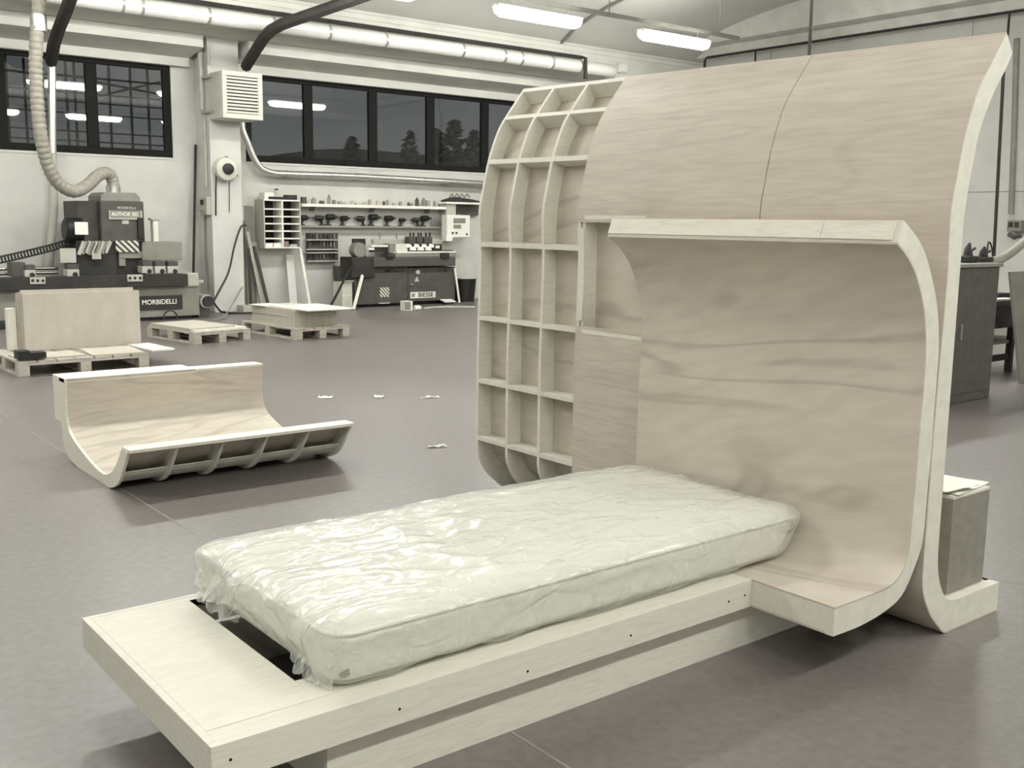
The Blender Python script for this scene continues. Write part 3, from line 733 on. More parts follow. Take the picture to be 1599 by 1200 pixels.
# ================================================================== SCRAPS ON THE FLOOR
def scrap(x, y, w, h, label, seed, rz=0):
    p = onZ(x, y); b = MB(); n = 10
    for i in range(n+1):
        for j in range(5):
            u, v = i/n-.5, j/4-.5
            z = .012*abs(noise.noise(Vector((u*5+seed, v*2, seed))))+.026*max(0, noise.noise(Vector((u*4, seed, v*3))))+.003
            yy = v*h*(.6+.5*noise.noise(Vector((u*6, seed*2, 0))))
            b.v.append(Vector((u*w, yy, z)))
    b.f = [(i*5+j, i*5+j+1, (i+1)*5+j+1, (i+1)*5+j) for i in range(n) for j in range(4)]
    o = b.build('paper_scrap', 'paper'); o.location = (p.x, p.y, 0.0); o.rotation_euler[2] = R(-38)+rz
    s = o.modifiers.new('thick', 'SOLIDIFY'); s.thickness = .0012
    return tag(o, label, 'paper scrap')
scrap(508, 622, .115, .10, 'crumpled white paper scrap on the open floor toward the pallets', 1.0)
scrap(592, 621, .085, .09, 'smaller crumpled paper scrap lying between two others on the floor', 2.3, .1)
scrap(671, 622, .16, .03, 'long thin wood shaving on the floor beside the rib end', 3.7, .15)
scrap(683, 699, .13, .05, 'twisted pale shaving on the floor next to the curved seat form', 5.1, .3)

# ================================================================== DUCT, PIPES, ARMS
YD = 12.72
zd0, zd1 = onY(600, 74, YD).z, onY(600, 51, YD).z; zc, rd = (zd0+zd1)/2, (zd1-zd0)/2
xe = onY(945, 106, YD).x
du = thing('air_duct', 'shiny aluminium air duct running under the gutter beam', 'duct', (3, YD, zc))
MB().tube([(XL+.3, YD, zc), (xe, YD, zc), (xe+.18, YD+.02, zc), (xe+.26, YD+.1, zc), (xe+.28, YD+.22, zc)], rd, 20).build('tube', 'alu', du, smooth=True)
for x in (60, 192, 222, 325, 425, 512, 600, 720, 785, 812, 860, 905):
    X = onY(x, 60, YD).x; MB().cyl((X-.018, YD, zc), (X+.018, YD, zc), rd+.012, 20).build('flange', 'steel', du, smooth=True)
for x in (192, 600, 855):
    X = onY(x, 60, YD).x+.08; MB().box(X-.012, X+.012, YD+rd*.6, 12.95, zc-.02, zc+.02).build('bracket', 'steel', du)
cn = MB().tube([(XL+.4, 12.66, zd1+.042), (onY(912, 90, 12.6).x, 12.66, zd1+.042), (onY(912, 90, 12.6).x, 12.56, zd1+.02), (onY(912, 90, 12.6).x, 12.55, zd0-.12)], .035, 8).build('conduit_pipe', 'dark', smooth=True)
tag(cn, 'dark conduit pipe running along the top of the air duct', 'pipe')
cj = MB().tube([(onY(879, 85, 12.9).x, y, z-.03) for (y, z) in pr if 8.0 < y < 12.97], .028, 6).build('ceiling_conduit', 'mid', smooth=True)
tag(cj, 'grey conduit following the curve of the ceiling vault', 'pipe')
def arm(pts, r, label):
    o = MB().tube([onY(x, y, Y) for x, y, Y in pts], r, 8).build('support_arm', 'dark', smooth=True); return tag(o, label, 'support arm', 'dark steel arms over the wall')
arm([(384, 104, 13.6), (396, 84, 13.2), (414, 56, 12.35), (424, 47, 12.2), (440, 38, 12.0), (585, -12, 10.9)], .085, 'dark bent steel arm rising from behind the wall heater')
arm([(80, 96, 13.9), (84, 70, 13.2), (92, 45, 12.8), (103, 18, 12.3), (116, -20, 11.6)], .085, 'dark steel arm rising above the left window behind the hose')
gp = MB().tube([onY(81, 104, 13.95), onY(82, 240, 13.95)], .058, 12).build('steel_pipe', 'steel', smooth=True)
tag(gp, 'galvanised upright pipe in front of the left window', 'pipe')
gq = MB().tube([onY(82, 241, 13.95), onY(84, 330, 13.95), onY(76, 420, 13.95), Vector((onY(74, 430, 13.95).x, 13.95, .0))], .062, 12).build('drop_pipe', 'pale', smooth=True)
tag(gq, 'pale grey pipe dropping to the floor behind the machining centre', 'pipe')
YH = 12.9
hp = crom([Vector(onY(x, y, Y)) for x, y, Y in ((62, -8, 12.4), (60, 20, 12.4), (57, 60, 12.4), (56, 120, 12.45), (62, 200, 12.5), (73, 252, 12.6), (90, 285, 12.7), (114, 299, 12.8), (136, 290, 12.95), (152, 275, 13.1), (165, 270, 13.2), (174, 277, 13.25), (177, 290, 13.25), (177.5, 299.5, 13.25))], 5)
hs = thing('suction_hose', 'ribbed grey suction hose looping down to the machining centre', 'hose', tuple(onY(60, 20, 12.4)))
hb = resample(hp, 150)
MB().tube(hb, [.088 if i % 3 else .078 for i in range(150)], 12).build('hose_tube', 'hose', hs, smooth=True)
q = onY(60, 36, 12.4); MB().cyl((q.x, 12.4, q.z-.1), (q.x, 12.4, q.z+.1), .1, 14).build('clamp', 'steel', hs, smooth=True)
q = onY(177, 296, 13.25); MB().cyl((q.x, 13.25, q.z-.05), (q.x, 13.25, q.z+.05), .1, 14).build('clamp', 'steel', hs, smooth=True)
pp = thing('heating_pipe', 'galvanised pipe running under the long window band', 'pipe', tuple(onY(560, 276, 14.02)))
MB().tube(crom([Vector(onY(x, y, 14.02)) for x, y in ((378, 192), (379, 204), (388, 226), (397, 248), (408, 263), (425, 270), (450, 272), (560, 276), (700, 284), (820, 291))], 4), .055, 12).build('tube', 'steel', pp, smooth=True)
for x, y in ((450, 272), (560, 276), (700, 284)):
    q = onY(x, y, 14.02); MB().box(q.x-.02, q.x+.02, 14.02, YB, q.z-.06, q.z+.06).build('clamp', 'mid', pp)
pc = MB().tube([(px1+.018, 13.69, onY(379, 255, 13.69).z), (px1+.018, 13.69, onY(381, 345, 13.69).z)], .02, 8).build('cable_conduit', 'pale', smooth=True); tag(pc, 'thin upright conduit along the right side of the pillar', 'pipe')
# conduits left of the pillar
for (x, y0, y1, r, lab) in ((315.5, 42, 172, .045, 'wide upright conduit beside the heater'), (322.5, 180, 292, .024, 'slim upright conduit below the heater pipes'), (325.5, 42, 100, .02, 'thin upright conduit between the pillar and the wide one')):
    A_, B_ = onX(x, y0, px0-r+.002), onX(x, y1, px0-r+.002); A_.y = B_.y; A_.z = min(A_.z, zb1+.01 if B_.y > 13.55 else 4.2)
    o = MB().tube([A_, B_], r, 8).build('wall_conduit', 'pale', smooth=True); tag(o, lab, 'pipe')
o = MB().tube([onX(320, 338, px0-.016), onX(321, 400, px0-.016), onX(326, 455, px0-.016)], .018, 6).build('wall_cable', 'mid', smooth=True); tag(o, 'grey cable running down the wall beside the pillar', 'cable')
a, c = onX(311, 308, px0-.08), onX(323, 336, px0-.08)
sb = thing('switch_box', 'pale switch box on the side of the pillar next to the leaning pole', 'switch', (px0, (a.y+c.y)/2, c.z))
MB().box(px0-.08, px0+.001, c.y, a.y, c.z, a.z).build('body', 'pale', sb, .01); ym_ = (a.y+c.y)/2; zm_ = (a.z+c.z)/2
MB().box(px0-.11, px0-.08, ym_-.03, ym_+.05, zm_+.02, zm_+.10).build('socket', 'dark', sb, .008); MB().box(px0-.13, px0-.08, ym_-.01, ym_+.03, zm_-.09, zm_-.06).build('lever', 'mid', sb)
o = MB().bar(onY(305.5, 226, 14.12), Vector((onY(299, 430, 13.9).x, 13.9, .01)), .03).build('wooden_pole', 'dark'); tag(o, 'thin dark pole leaning against the wall beside the pillar', 'pole')

# ---------------------------------------------- heater and siren on the pillar
he = thing('fan_heater', 'square louvred fan heater mounted high on the pillar', 'heater', tuple(onY(375, 150, 13.1)))
hx0, hx1 = onY(347, 150, 13.1).x, onY(410, 150, 13.1).x; hz0, hz1 = onY(378, 186, 13.1).z, onY(378, 112, 13.1).z
MB().box(hx0, hx1, 13.13, 13.6, hz0, hz1).build('casing', 'heater', he, .02)
f = .075
MB().box(hx0, hx1, 13.09, 13.13, hz0, hz0+f).box(hx0, hx1, 13.09, 13.13, hz1-f, hz1).box(hx0, hx0+f, 13.09, 13.13, hz0+f, hz1-f).box(hx1-f, hx1, 13.09, 13.13, hz0+f, hz1-f).build('front_frame', 'heater', he, .008)
MB().box(hx0+f, hx1-f, 13.122, 13.128, hz0+f, hz1-f).build('core', 'black', he)
for i in range(11):
    zz = hz0+f+.024+(hz1-hz0-2*f-.05)*i/10
    MB().obox(((hx0+hx1)/2, 13.10, zz), (hx1-hx0-2*f, .004, .030), Matrix.Rotation(R(28), 3, 'X')).build('louvre', 'white', he)
MB().box((hx0+hx1)/2-.1, (hx0+hx1)/2+.1, 13.6, 13.65, hz0+.15, hz1-.15).build('bracket', 'steel', he)
for yy in (116, 176):
    q = onX(315.5, yy, px0-.043); zq_ = min(max(q.z, hz0+.06), hz1-.06)
    MB().tube([(px0-.043, q.y, zq_), (px0-.043, 13.66, zq_), (hx0-.026, 13.62, zq_), (hx0-.024, 13.5, zq_), (hx0+.01, 13.42, zq_)], .022, 8).build('feed_pipe', 'pale', he, smooth=True)
si = thing('cable_reel', 'round pale cable reel with a dark hub fixed on the pillar', 'reel', tuple(onY(356, 264, 13.6)))
c = onY(356, 264, 13.5); 
MB().tube([(c.x, 13.65, c.z), (c.x, 13.56, c.z), (c.x, 13.52, c.z), (c.x, 13.5, c.z)], [.19, .19, .17, .12], 24).build('drum', 'heater', si, smooth=True)
MB().tube([(c.x, 13.5, c.z), (c.x, 13.46, c.z), (c.x, 13.45, c.z)], [.088, .085, .05], 20).build('hub', 'black', si, smooth=True)
for g in (90, 210, 330, 270):
    MB().box(c.x+.185*math.cos(R(g))-.02, c.x+.185*math.cos(R(g))+.02, 13.53, 13.57, c.z+.185*math.sin(R(g))-.012, c.z+.185*math.sin(R(g))+.012).build('lug', 'mid', si)
MB().tube([onY(338, 262, 13.6), onY(337, 300, 13.6), onY(337, 337, 13.6)], .012, 6).build('cord', 'dark', si); MB().tube([onY(358, 283, 13.6), onY(358, 332, 13.6)], .007, 6).build('cord', 'dark', si)

# ================================================================== MACHINING CENTRE
YM = 12.85
cnc = thing('machining_centre', 'long dark CNC machining centre with a tall head and suction hose', 'machine', (4.0, YM, 0))
zf = .0
xr = onY(311, 460, YM).x; xm = onY(290, 440, YM).x; x_l = onY(-70, 460, YM).x
MB().box(x_l, xr, YM, YM+1.0, .05, onY(150, 450, YM).z).build('base', 'mid', cnc, .01)
MB().box(x_l, xr-.1, YM+.06, YM+.9, 0, .05).build('plinth', 'black', cnc)
MB().box(onY(0, 500, YM-.05).x-.5, onY(20, 500, YM-.05).x, YM-.22, YM, .0, .10).build('pedal_or_shade', 'black', cnc, .01)  # black block standing in for the dark shadow beside the base
part('end_block', 'pale', cnc, [(288, 427, 311, 448)], YM-.03, .5, .015)
part('end_shelf', 'pale', cnc, [(300, 438, 318, 442)], YM-.02, .2)
MB().box(x_l, xm, YM-.10, YM+.12, onY(150, 451, YM-.1).z, onY(150, 431, YM-.1).z).build('guide_beam', 'dark', cnc, .008)
for x0 in (47, 199):
    pl_ = part('stop_plate', 'pale', cnc, [(x0, 433-(4 if x0 > 100 else 0), x0+24, 444-(4 if x0 > 100 else 0))], YM-.118, .018, .004)
    for i in range(3):
        q = onY(x0+4+8*i, 438.5-(4 if x0 > 100 else 0), YM-.12); MB().cyl((q.x, YM-.122, q.z), (q.x, YM-.117, q.z), .02, 10).build('bolt_hole', 'black', pl_)
nb_ = part('name_plate', 'dark', cnc, [(214, 462, 285, 484)], YM-.012, .012)
q = onY(249, 472, YM-.012); text('MORBIDELLI', 'plate_text', 'white', .098, (q.x, YM-.014, q.z), nb_, xs=.95, bold=.0012)
# column and head
YHd = 13.05
MB().box(onY(124, 350, YHd).x, onY(160, 350, YHd).x, YHd+.1, YHd+.75, onY(140, 392, YHd).z, onY(140, 314, YHd+.1).z).build('rear_column', 'dark2', cnc, .015)
MB().box(onY(156, 350, YHd).x, onY(224, 350, YHd).x, YHd-.05, YHd+.6, onY(190, 378, YHd).z, onY(190, 314, YHd).z).build('head_cover', 'dark2', cnc, .02)
a0, a1 = onY(156, 308, YHd).x, onY(218, 308, YHd).x; zq0, zq1 = onY(187, 315, YHd).z, onY(187, 301, YHd).z
MB().prismy([(a0, zq0), (a1, zq0), (a1, zq0+.06), (a1-.06, zq1), (a0+.05, zq1), (a0, zq1-.05)], YHd-.03, YHd+.55).build('hood', 'mid', cnc, .01)
pl_ = part('model_plate', 'mid', cnc, [(170, 329, 222, 343)], YHd-.062, .012); part('plate_border', 'pale', pl_, [(170, 340.5, 222, 343), (170, 329, 172, 340.5), (219.5, 329, 222, 340.5)], YHd-.068, .006)
q = onY(195, 335, YHd-.06); text('AUTHOR 502', 'plate_text', 'white', .075, (q.x, YHd-.066, q.z), pl_, xs=.85, bold=.001)
q = onY(198, 325, YHd-.06); text('MORBIDELLI', 'maker_text', 'pale', .05, (q.x, YHd-.053, q.z), cnc, xs=.95, bold=.001)
part('sticker', 'pale', cnc, [(191, 344, 201, 350)], YHd-.056, .006)
part('side_switch', 'black', cnc, [(216, 340, 225, 374)], YHd-.1, .1, .01)
q0 = onY(103, 360, YHd); q1 = onY(130, 360, YHd); zm0, zm1 = onY(115, 380, YHd).z, onY(115, 340, YHd).z
MB().tube([(q0.x, YHd+.1, (zm0+zm1)/2), (q0.x+.03, YHd+.1, (zm0+zm1)/2), (q1.x, YHd+.1, (zm0+zm1)/2)], [(zm1-zm0)*.40, (zm1-zm0)/2, (zm1-zm0)/2], 20).build('motor', 'black', cnc, smooth=True)
part('motor_plate', 'white', cnc, [(117, 347, 138, 367)], YHd-.16, .02, .01)
MB().box(onY(118, 370, YHd).x, onY(180, 370, YHd).x, YHd-.02, YHd+.6, onY(150, 432, YHd).z, onY(150, 376, YHd).z).build('carriage', 'dark', cnc, .01)
MB().box(onY(180, 400, YHd).x, onY(228, 400, YHd).x, YHd+.02, YHd+.6, onY(200, 432, YHd).z, onY(200, 376, YHd).z).build('tool_head', 'dark', cnc, .01)
part('spindle_block', 'mid', cnc, [(186, 394, 196, 416)], YHd-.02, .06, .008); part('spindle_bar', 'mid', cnc, [(186, 393, 222, 404)], YHd-.03, .04, .008)
part('warning_strip', 'stripe', cnc, [(181, 376, 217, 394)], YHd-.06, .03, .004)
for i in range(9):   # curtain strips under the head
    x = 126+i*5.2; a, b = onY(x+5, 377, YHd-.08), onY(x-3, 398-(i % 3)*1.5, YHd-.08)
    MB().bar(a, b, .05, .012, (0, 1, 0)).build('curtain_strip', 'pale' if i % 2 == 0 else 'mid', cnc)
part('chip_tray', 'pale', cnc, [(144, 396, 158, 405)], YHd-.1, .02)
part('control_plate', 'pale', cnc, [(94, 388, 119, 411)], YHd-.12, .03, .006)
part('guard_box', 'mid', cnc, [(222, 378, 285, 407)], YHd-.02, .4, .01)
part('dust_pipe', 'white', cnc, [(239, 342, 248, 379)], YHd+.3, .12, .02)
part('pipe_rim', 'pale', cnc, [(236, 341, 250, 344)], YHd+.28, .15, .005)
for x0, x1, y0, y1 in ((222, 239, 408, 427), (242, 259, 408, 427), (262, 279, 408, 427), (105, 124, 413, 432), (39, 56, 414, 433)):
    pd = part('suction_pod', 'pale', cnc, [(x0, y0+8, x1, y1)], YM-.06, .2, .008); part('pod_top', 'dark2', pd, [(x0+1, y0, x1-1, y0+8)], YM-.05, .18, .004)
    q = onY((x0+x1)/2+3, y1-3, YM-.062); MB().cyl((q.x, YM-.065, q.z), (q.x, YM-.06, q.z), .035, 10).build('pod_knob', 'black', pd)
for y in (420, 427): 
    q = onY(60, y, YM+.2); MB().cyl((x_l, YM+.25, q.z), (onY(92, y, YM+.2).x, YM+.25, q.z), .022, 8).build('guide_rod', 'chrome', cnc, smooth=True)
part('workpiece_box', 'dark2', cnc, [(18, 410, 40, 432)], YM+.02, .25, .006)
# cable chain
ch = thing('cable_chain', 'black link cable chain sloping to the machining head', 'cable chain', tuple(onY(0, 406, 13.3)))
cp_ = resample(crom([Vector(onY(x, y, 13.3)) for x, y in ((-30, 411), (0, 406), (40, 397), (80, 387), (101, 381), (116, 380))], 6), 30)
for a, b in zip(cp_, cp_[1:]):
    m_ = (a+b)/2; d_ = (b-a)
    rot = Matrix.Rotation(-math.atan2(d_.z, d_.x), 3, 'Y')
    lk = MB(); L = d_.length
    for s in (1, -1): lk.obox(m_+rot @ Vector((0, 0, s*.042)), (L*.98, .07, .018), rot)
    lk.obox(m_+rot @ Vector((-L*.32, 0, 0)), (L*.3, .07, .085), rot)
    lk.build('link', 'black', ch)
# motor at the right end with its cable
mo = thing('end_motor', 'small round motor standing at the end of the machining centre', 'motor', tuple(onY(325, 471, 12.9)))
c = onY(323, 471, 12.95)
MB().cyl((c.x, 12.95, c.z), (c.x, 13.3, c.z), .105, 20).build('body', 'pale', mo, smooth=True); c2 = onY(325, 471, 12.93)
MB().cyl((c2.x, 12.90, c2.z), (c2.x, 12.95, c2.z), .082, 20).build('fan_cover', 'dark', mo, smooth=True)
MB().box(c.x-.12, c.x+.06, 13.0, 13.3, 0, c.z-.08).build('stand', 'dark2', mo, .01)
def cable(pts, r, label, mat='black', name='power_cable'):
    P_ = resample(crom([Vector(p) for p in pts], 6), 40)
    for v in P_: v.z = max(v.z, r)
    o = MB().tube(P_, r, 6).build(name, mat, smooth=True); return tag(o, label, 'cable')
cable([onY(384, 352, 13.55), onY(376, 355, 13.5), onY(366, 385, 13.4), onY(357, 425, 13.2), onY(342, 455, 13.05), onY(334, 470, 12.98)], .016, 'black power cable hanging from the pillar to the small motor')
g0 = onZ(346, 489); g1 = onZ(364, 491); g2 = onZ(400, 490)
cable([onY(334, 473, 12.98), (g0.x, g0.y, .017), (g1.x, g1.y, .017), (g2.x, g2.y, .017), (g2.x+.35, g2.y, .017)], .016, 'black cable lying on the floor in front of the pillar', 'dark')
cable([(px1+.02, 13.72, onY(380, 447, 13.72).z), onY(377, 451, 13.62), onY(366, 470, 13.5), onY(360, 480, 13.2), onY(354, 490, 12.85), (onZ(346, 500).x, onZ(346, 500).y, .0125), (onZ(318, 503).x, onZ(318, 503).y, .0125), (onZ(290, 504).x, onZ(290, 504).y, .0125)], .012, 'thin grey cable curving down the pillar foot to the machining centre', 'mid')
cable([onY(256, 499, 12.7), onY(258, 489, 12.7), onY(268, 485, 12.7), onY(276, 492, 12.7), onY(277, 500, 12.7)], .012, 'grey looped cable under the machine name plate', 'dark')

# ================================================================== WALL STORAGE
YS = 13.85
pg = thing('pigeonhole_cabinet', 'grey pigeonhole cabinet with two columns of dark cells on the wall', 'cabinet', tuple(onY(440, 350, YS)))
sx0, sx1 = onY(412, 350, YS).x, onY(470, 350, YS).x; sz0, sz1 = onY(441, 388, YS).z, onY(441, 312, YS).z
th = .022
MB().box(sx0, sx0+th, YS, YB, sz0, sz1).build('side_panel', 'pale', pg); MB().box(sx1-th, sx1, YS, YB, sz0, sz1).build('side_panel', 'pale', pg)
MB().box(sx0+th, sx1-th, YS, YB, sz1-th, sz1).build('top_panel', 'white', pg); MB().box(sx0+th, sx1-th, YS, YB, sz0, sz0+th).build('bottom_panel', 'white', pg)
MB().box(sx0+th, sx1-th, YB-.02, YB, sz0+th, sz1-th).build('back_panel', 'dark', pg)
xmid = onY(441.5, 350, YS).x; MB().box(xmid-.014, xmid+.014, YS, YB-.02, sz0+th, sz1-th).build('divider', 'white', pg)
sh_y = [327, 338.5, 349.7, 361.2, 372.8]
for y in sh_y:
    zz = onY(441, y, YS).z
    for x0, x1 in ((sx0+th, xmid-.014), (xmid+.014, sx1-th)): MB().box(x0, x1, YS+.005, YB-.02, zz-.011, zz+.011).build('shelf', 'white', pg)
def small_box(x0, y0, x1, y1, Y, d, mat, name, label, cat='box', zbase=None):
    b = MB(); pxbox(b, x0, y0, x1, y1, Y, d)
    o = b.build(name, mat, bevel=.004)
    if zbase is not None: o.location.z += zbase-min(v.z for v in b.v)
    return tag(o, label, cat)
zs = sz0+th+.0005
small_box(414.5, 379, 426, 385, YS+.04, .15, 'white', 'small_carton', 'white carton in the lowest pigeonhole on the pillar side', zbase=zs)
small_box(428, 379, 439, 385, YS+.04, .15, 'paper', 'small_carton', 'cream carton beside the white one in the lowest pigeonhole', zbase=zs)
small_box(444, 376, 451, 385, YS+.05, .12, 'red', 'red_tin', 'dull red tin in the lowest pigeonhole', 'tin', zbase=zs)
small_box(453, 381, 464, 385, YS+.05, .12, 'pale', 'grey_carton', 'flat grey carton next to the dull red tin', zbase=zs)
small_box(413, 298, 428, 309, YS+.05, .2, 'white', 'white_case', 'white case on top of the pigeonhole cabinet', 'case', zbase=sz1)
o = small_box(420, 304.5, 448, 309, YS+.02, .02, 'black', 'black_ruler', 'long black ruler on top of the pigeonhole cabinet', 'ruler', zbase=sz1)
small_box(448, 301, 464, 309, YS+.1, .14, 'dark', 'dark_case', 'dark tool case on top of the pigeonhole cabinet', 'case', zbase=sz1)
jg = thing('bottle', 'small spray bottle behind the white case on the pigeonhole cabinet', 'bottle', (onY(430, 300, YS+.28).x, YS+.28, sz1))
bo = jg.location; MB().tube([bo, bo+Vector((0, 0, .1)), bo+Vector((0, 0, .13)), bo+Vector((0, 0, .16))], [.03, .03, .012, .012], 10).build('body', 'pale', jg, smooth=True); MB().box(bo.x-.01, bo.x+.05, bo.y-.012, bo.y+.012, bo.z+.16, bo.z+.185).build('nozzle', 'dark', jg)
# shelf with bottles and tins, tool rail
YQ = 13.93
tsx0, tsx1 = onY(471.5, 320, YQ).x, onY(697, 325, YQ).x; tz = (onY(520, 318, YQ).z+onY(690, 324, YQ).z)/2
sh = thing('wall_shelf', 'long pale wall shelf crowded with small tins and bottles', 'shelf', (tsx0, YQ, tz))
MB().box(tsx0, tsx1, YQ, YB, tz-.05, tz).build('board', 'white', sh, .003)
for f in (.1, .5, .9):
    X = tsx0+(tsx1-tsx0)*f; MB().box(X-.015, X+.015, YQ+.08, YB, tz-.12, tz-.05).build('bracket', 'mid', sh)
for i in range(24):
    X = tsx0+.06+(tsx1-tsx0-.12)*i/23+random.uniform(-.02, .02); Y = YQ+.06+random.uniform(0, .12); h = random.choice((.05, .07, .08, .11, .16)); r = random.uniform(.025, .045)
    mt = random.choice(('mid', 'dark2', 'pale', 'hose', 'chip'))
    if i % 3 == 0:
        o = MB().box(X-r*1.2, X+r*1.2, Y-.03, Y+.03, tz, tz+h*.7).build('small_carton', mt, bevel=.003); tag(o, 'small carton among the tins on the wall shelf', 'box', 'small cartons on the wall shelf')
    else:
        o = MB().tube([(X, Y, tz), (X, Y, tz+h*.75), (X, Y, tz+h*.85), (X, Y, tz+h)], [r, r, r*.45, r*.4], 10).build('small_bottle', mt, smooth=True); tag(o, 'small bottle or tin standing on the wall shelf', 'bottle', 'bottles and tins on the wall shelf')
rlz = onY(580, 353, 14.05).z
rk = thing('tool_rail', 'pale wall rail holding a row of dark power tools', 'rail', (tsx0, 14.1, rlz))
MB().box(tsx0, tsx1, 14.02, 14.05, rlz-.02, rlz).build('front_strip', 'mid', rk); MB().box(tsx0, tsx1, 14.02, YB, rlz-.03, rlz-.02).build('ledge', 'pale', rk)
def make_tool():
    t = thing('power_drill', 'black hand drill standing in the wall tool rail', 'drill', (0, 0, 0), 'power tools in the wall rail')
    MB().tube([(-.10, 0, .11), (-.09, 0, .11), (.03, 0, .115), (.055, 0, .115)], [.025, .045, .045, .03], 12).build('body', 'black', t, smooth=True)
    MB().tube([(.055, 0, .115), (.10, 0, .115), (.115, 0, .115)], [.02, .018, .008], 10).build('chuck', 'dark2', t, smooth=True)
    MB().tube([(-.05, 0, .09), (-.075, 0, .0)], [.026, .022], 10).build('handle', 'black', t, smooth=True)
    MB().box(-.12, -.02, -.025, .025, -.018, .006).build('battery', 'dark', t, .004)
    return t
tl = make_tool()
for i, (x, s, rz) in enumerate(((477, 1.0, .2), (497, 1.0, 2.8), (519, 1.15, .1), (540, 1.0, .3), (562, 1.0, 2.9), (586, 1.2, .15), (610, 1.1, .05), (630, .85, .3), (648, .9, 2.7), (666, 1.15, .2))):
    o = tl if i == 0 else dup(tl, (0, 0, 0)); o.location = (onY(x, 346, 14.1).x, 14.115, rlz+.001+(0 if s < 0 else .012*s)); o.scale = (s, s, s); o.rotation_euler[2] = rz*.35 if rz < 1 else math.pi-(math.pi-rz)*.4
for i in range(6):
    X = onY(676+2.6*i, 350, 14.1).x; o = MB().tube([(X, 14.12, rlz), (X, 14.12, rlz+.12), (X, 14.12, rlz+.14)], [.016, .016, .006], 8).build('chisel', 'mid', smooth=True); tag(o, 'slim grey chisel standing at the end of the tool rail', 'chisel', 'chisels at the end of the tool rail')
pl_ = MB().box(tsx0, onY(690, 365, 14.19).x, 14.185, YB, onY(560, 364, 14.19).z, rlz-.03).build('peg_panel', 'conc'); tag(pl_, 'pale backing panel on the wall below the tool rail', 'panel')
# small tool rack
sr = thing('bit_rack', 'small dark wall rack with bright rails of drill bits', 'rack', tuple(onY(505, 386, 14.08)))
part('back_board', 'dark2', sr, [(481, 364, 528, 408)], 14.12, .08, .004)
for y in (374, 389, 394): part('rail', 'pale', sr, [(479, y, 528, y+1.8)], 14.04, .08)
part('base_strip', 'pale', sr, [(481, 407, 528, 409)], 14.05, .1)
for r_, y in enumerate((365, 377, 396)):
    for i in range(8):
        q = onY(485+5.4*i, y+random.uniform(-1, 1), 14.07); hh = random.uniform(.06, .11)
        MB().tube([(q.x, 14.09, q.z), (q.x, 14.09, q.z-hh)], .014, 6).build('drill_bit', random.choice(('dark', 'mid', 'dark2', 'black')), sr)
# electric panel and shelf at the right
ep = thing('control_panel', 'pale control box with a small screen on the wall beside the boring machine', 'control panel', tuple(onY(718, 355, 13.7)))
part('box', 'white', ep, [(698, 336, 734, 371)], 13.75, .18, .012); part('screen', 'mid', ep, [(708.5, 341, 727, 348.5)], 13.742, .01); part('keypad', 'mid', ep, [(708.5, 351, 720, 357)], 13.742, .01)
for x, y in ((707, 364), (713, 364), (729, 366)): q = onY(x, y, 13.74); MB().cyl((q.x, 13.735, q.z), (q.x, 13.75, q.z), .018, 10).build('button', 'black', ep)
part('lower_box', 'white', ep, [(697, 369, 707, 377)], 13.70, .14, .006)
MB().tube([onY(716, 337, 13.9), onY(716, 336.6, 14.18)], .03, 8).build('mast', 'pale', ep)
cb2 = thing('wall_cupboard', 'open wall cupboard above the control box with dark bundles on top', 'cupboard', tuple(onY(720, 328, 13.9)))
part('side_panel', 'pale', cb2, [(697, 317, 712, 336)], 13.95, .25, .004); part('back_panel', 'dark2', cb2, [(712, 318, 748, 336)], 14.1, .1); part('top_panel', 'white', cb2, [(697, 316, 750, 319)], 13.9, .3)
tb = thing('tool_bag', 'dark tool bag lying on top of the wall cupboard', 'bag', tuple(onY(720, 310, 13.95)))
b_ = MB(); a, c = onY(697, 316, 13.98), onY(748, 308, 13.98)
for i in range(9):
    u = i/8; x = a.x+(c.x-a.x)*u; h = .10*math.sin(math.pi*(.12+.8*u))**.6+.01*math.sin(7*u)
    b_.v += [Vector((x, 13.95, a.z+.004)), Vector((x, 13.95, a.z+h*.7)), Vector((x, 14.05, a.z+h)), Vector((x, 14.16, a.z+h*.7)), Vector((x, 14.16, a.z+.004))]
b_.f = [(i*5+j, i*5+(j+1) % 5, (i+1)*5+(j+1) % 5, (i+1)*5+j) for i in range(8) for j in range(5)]+[tuple(range(5))[::-1], tuple(40+j for j in range(5))]
b_.build('body', 'dark', tb, smooth=True)
for x in (706, 714, 722, 730):
    q = onY(x, 307, 14.03); MB().tube([(q.x-.05, 14.05, q.z-.02), (q.x, 14.04, q.z+.05), (q.x+.06, 14.05, q.z-.01)], .014, 6).build('strap', 'mid', tb, smooth=True)
# boards and laths leaning by the pillar
def lean(x0, y0, Y0, x1, Y1, w, th_, mat, label, name='leaning_board', y1=None):
    a = onY(x0, y0, Y0); q = onZ(x1, y1 or 480); bpt = Vector((onY(x1, y1 or 478, Y1).x, Y1, th_/2+.003))
    o = MB().bar(bpt, a, w, th_, (0, 1, 0)).build(name, mat, bevel=.002); return tag(o, label, 'board')
lean(388, 322, 14.186, 394, 13.99, .17, .02, 'mid', 'wide grey board leaning in the corner by the pillar')
lean(386, 362, 14.05, 411, 13.82, .05, .02, 'pale', 'pale lath leaning over the wide grey board by the pillar', 'leaning_lath')
lean(388, 388, 13.95, 392, 13.73, .05, .015, 'dark', 'short dark strip leaning before the wide grey board', 'leaning_strip')
lean(397, 385, 13.99, 420, 13.70, .05, .03, 'black', 'dark square bar leaning against the wall beside the grey boards', 'leaning_bar')
lean(396, 378, 14.09, 410, 13.92, .10, .015, 'hose', 'brown board leaning behind the dark square bar')
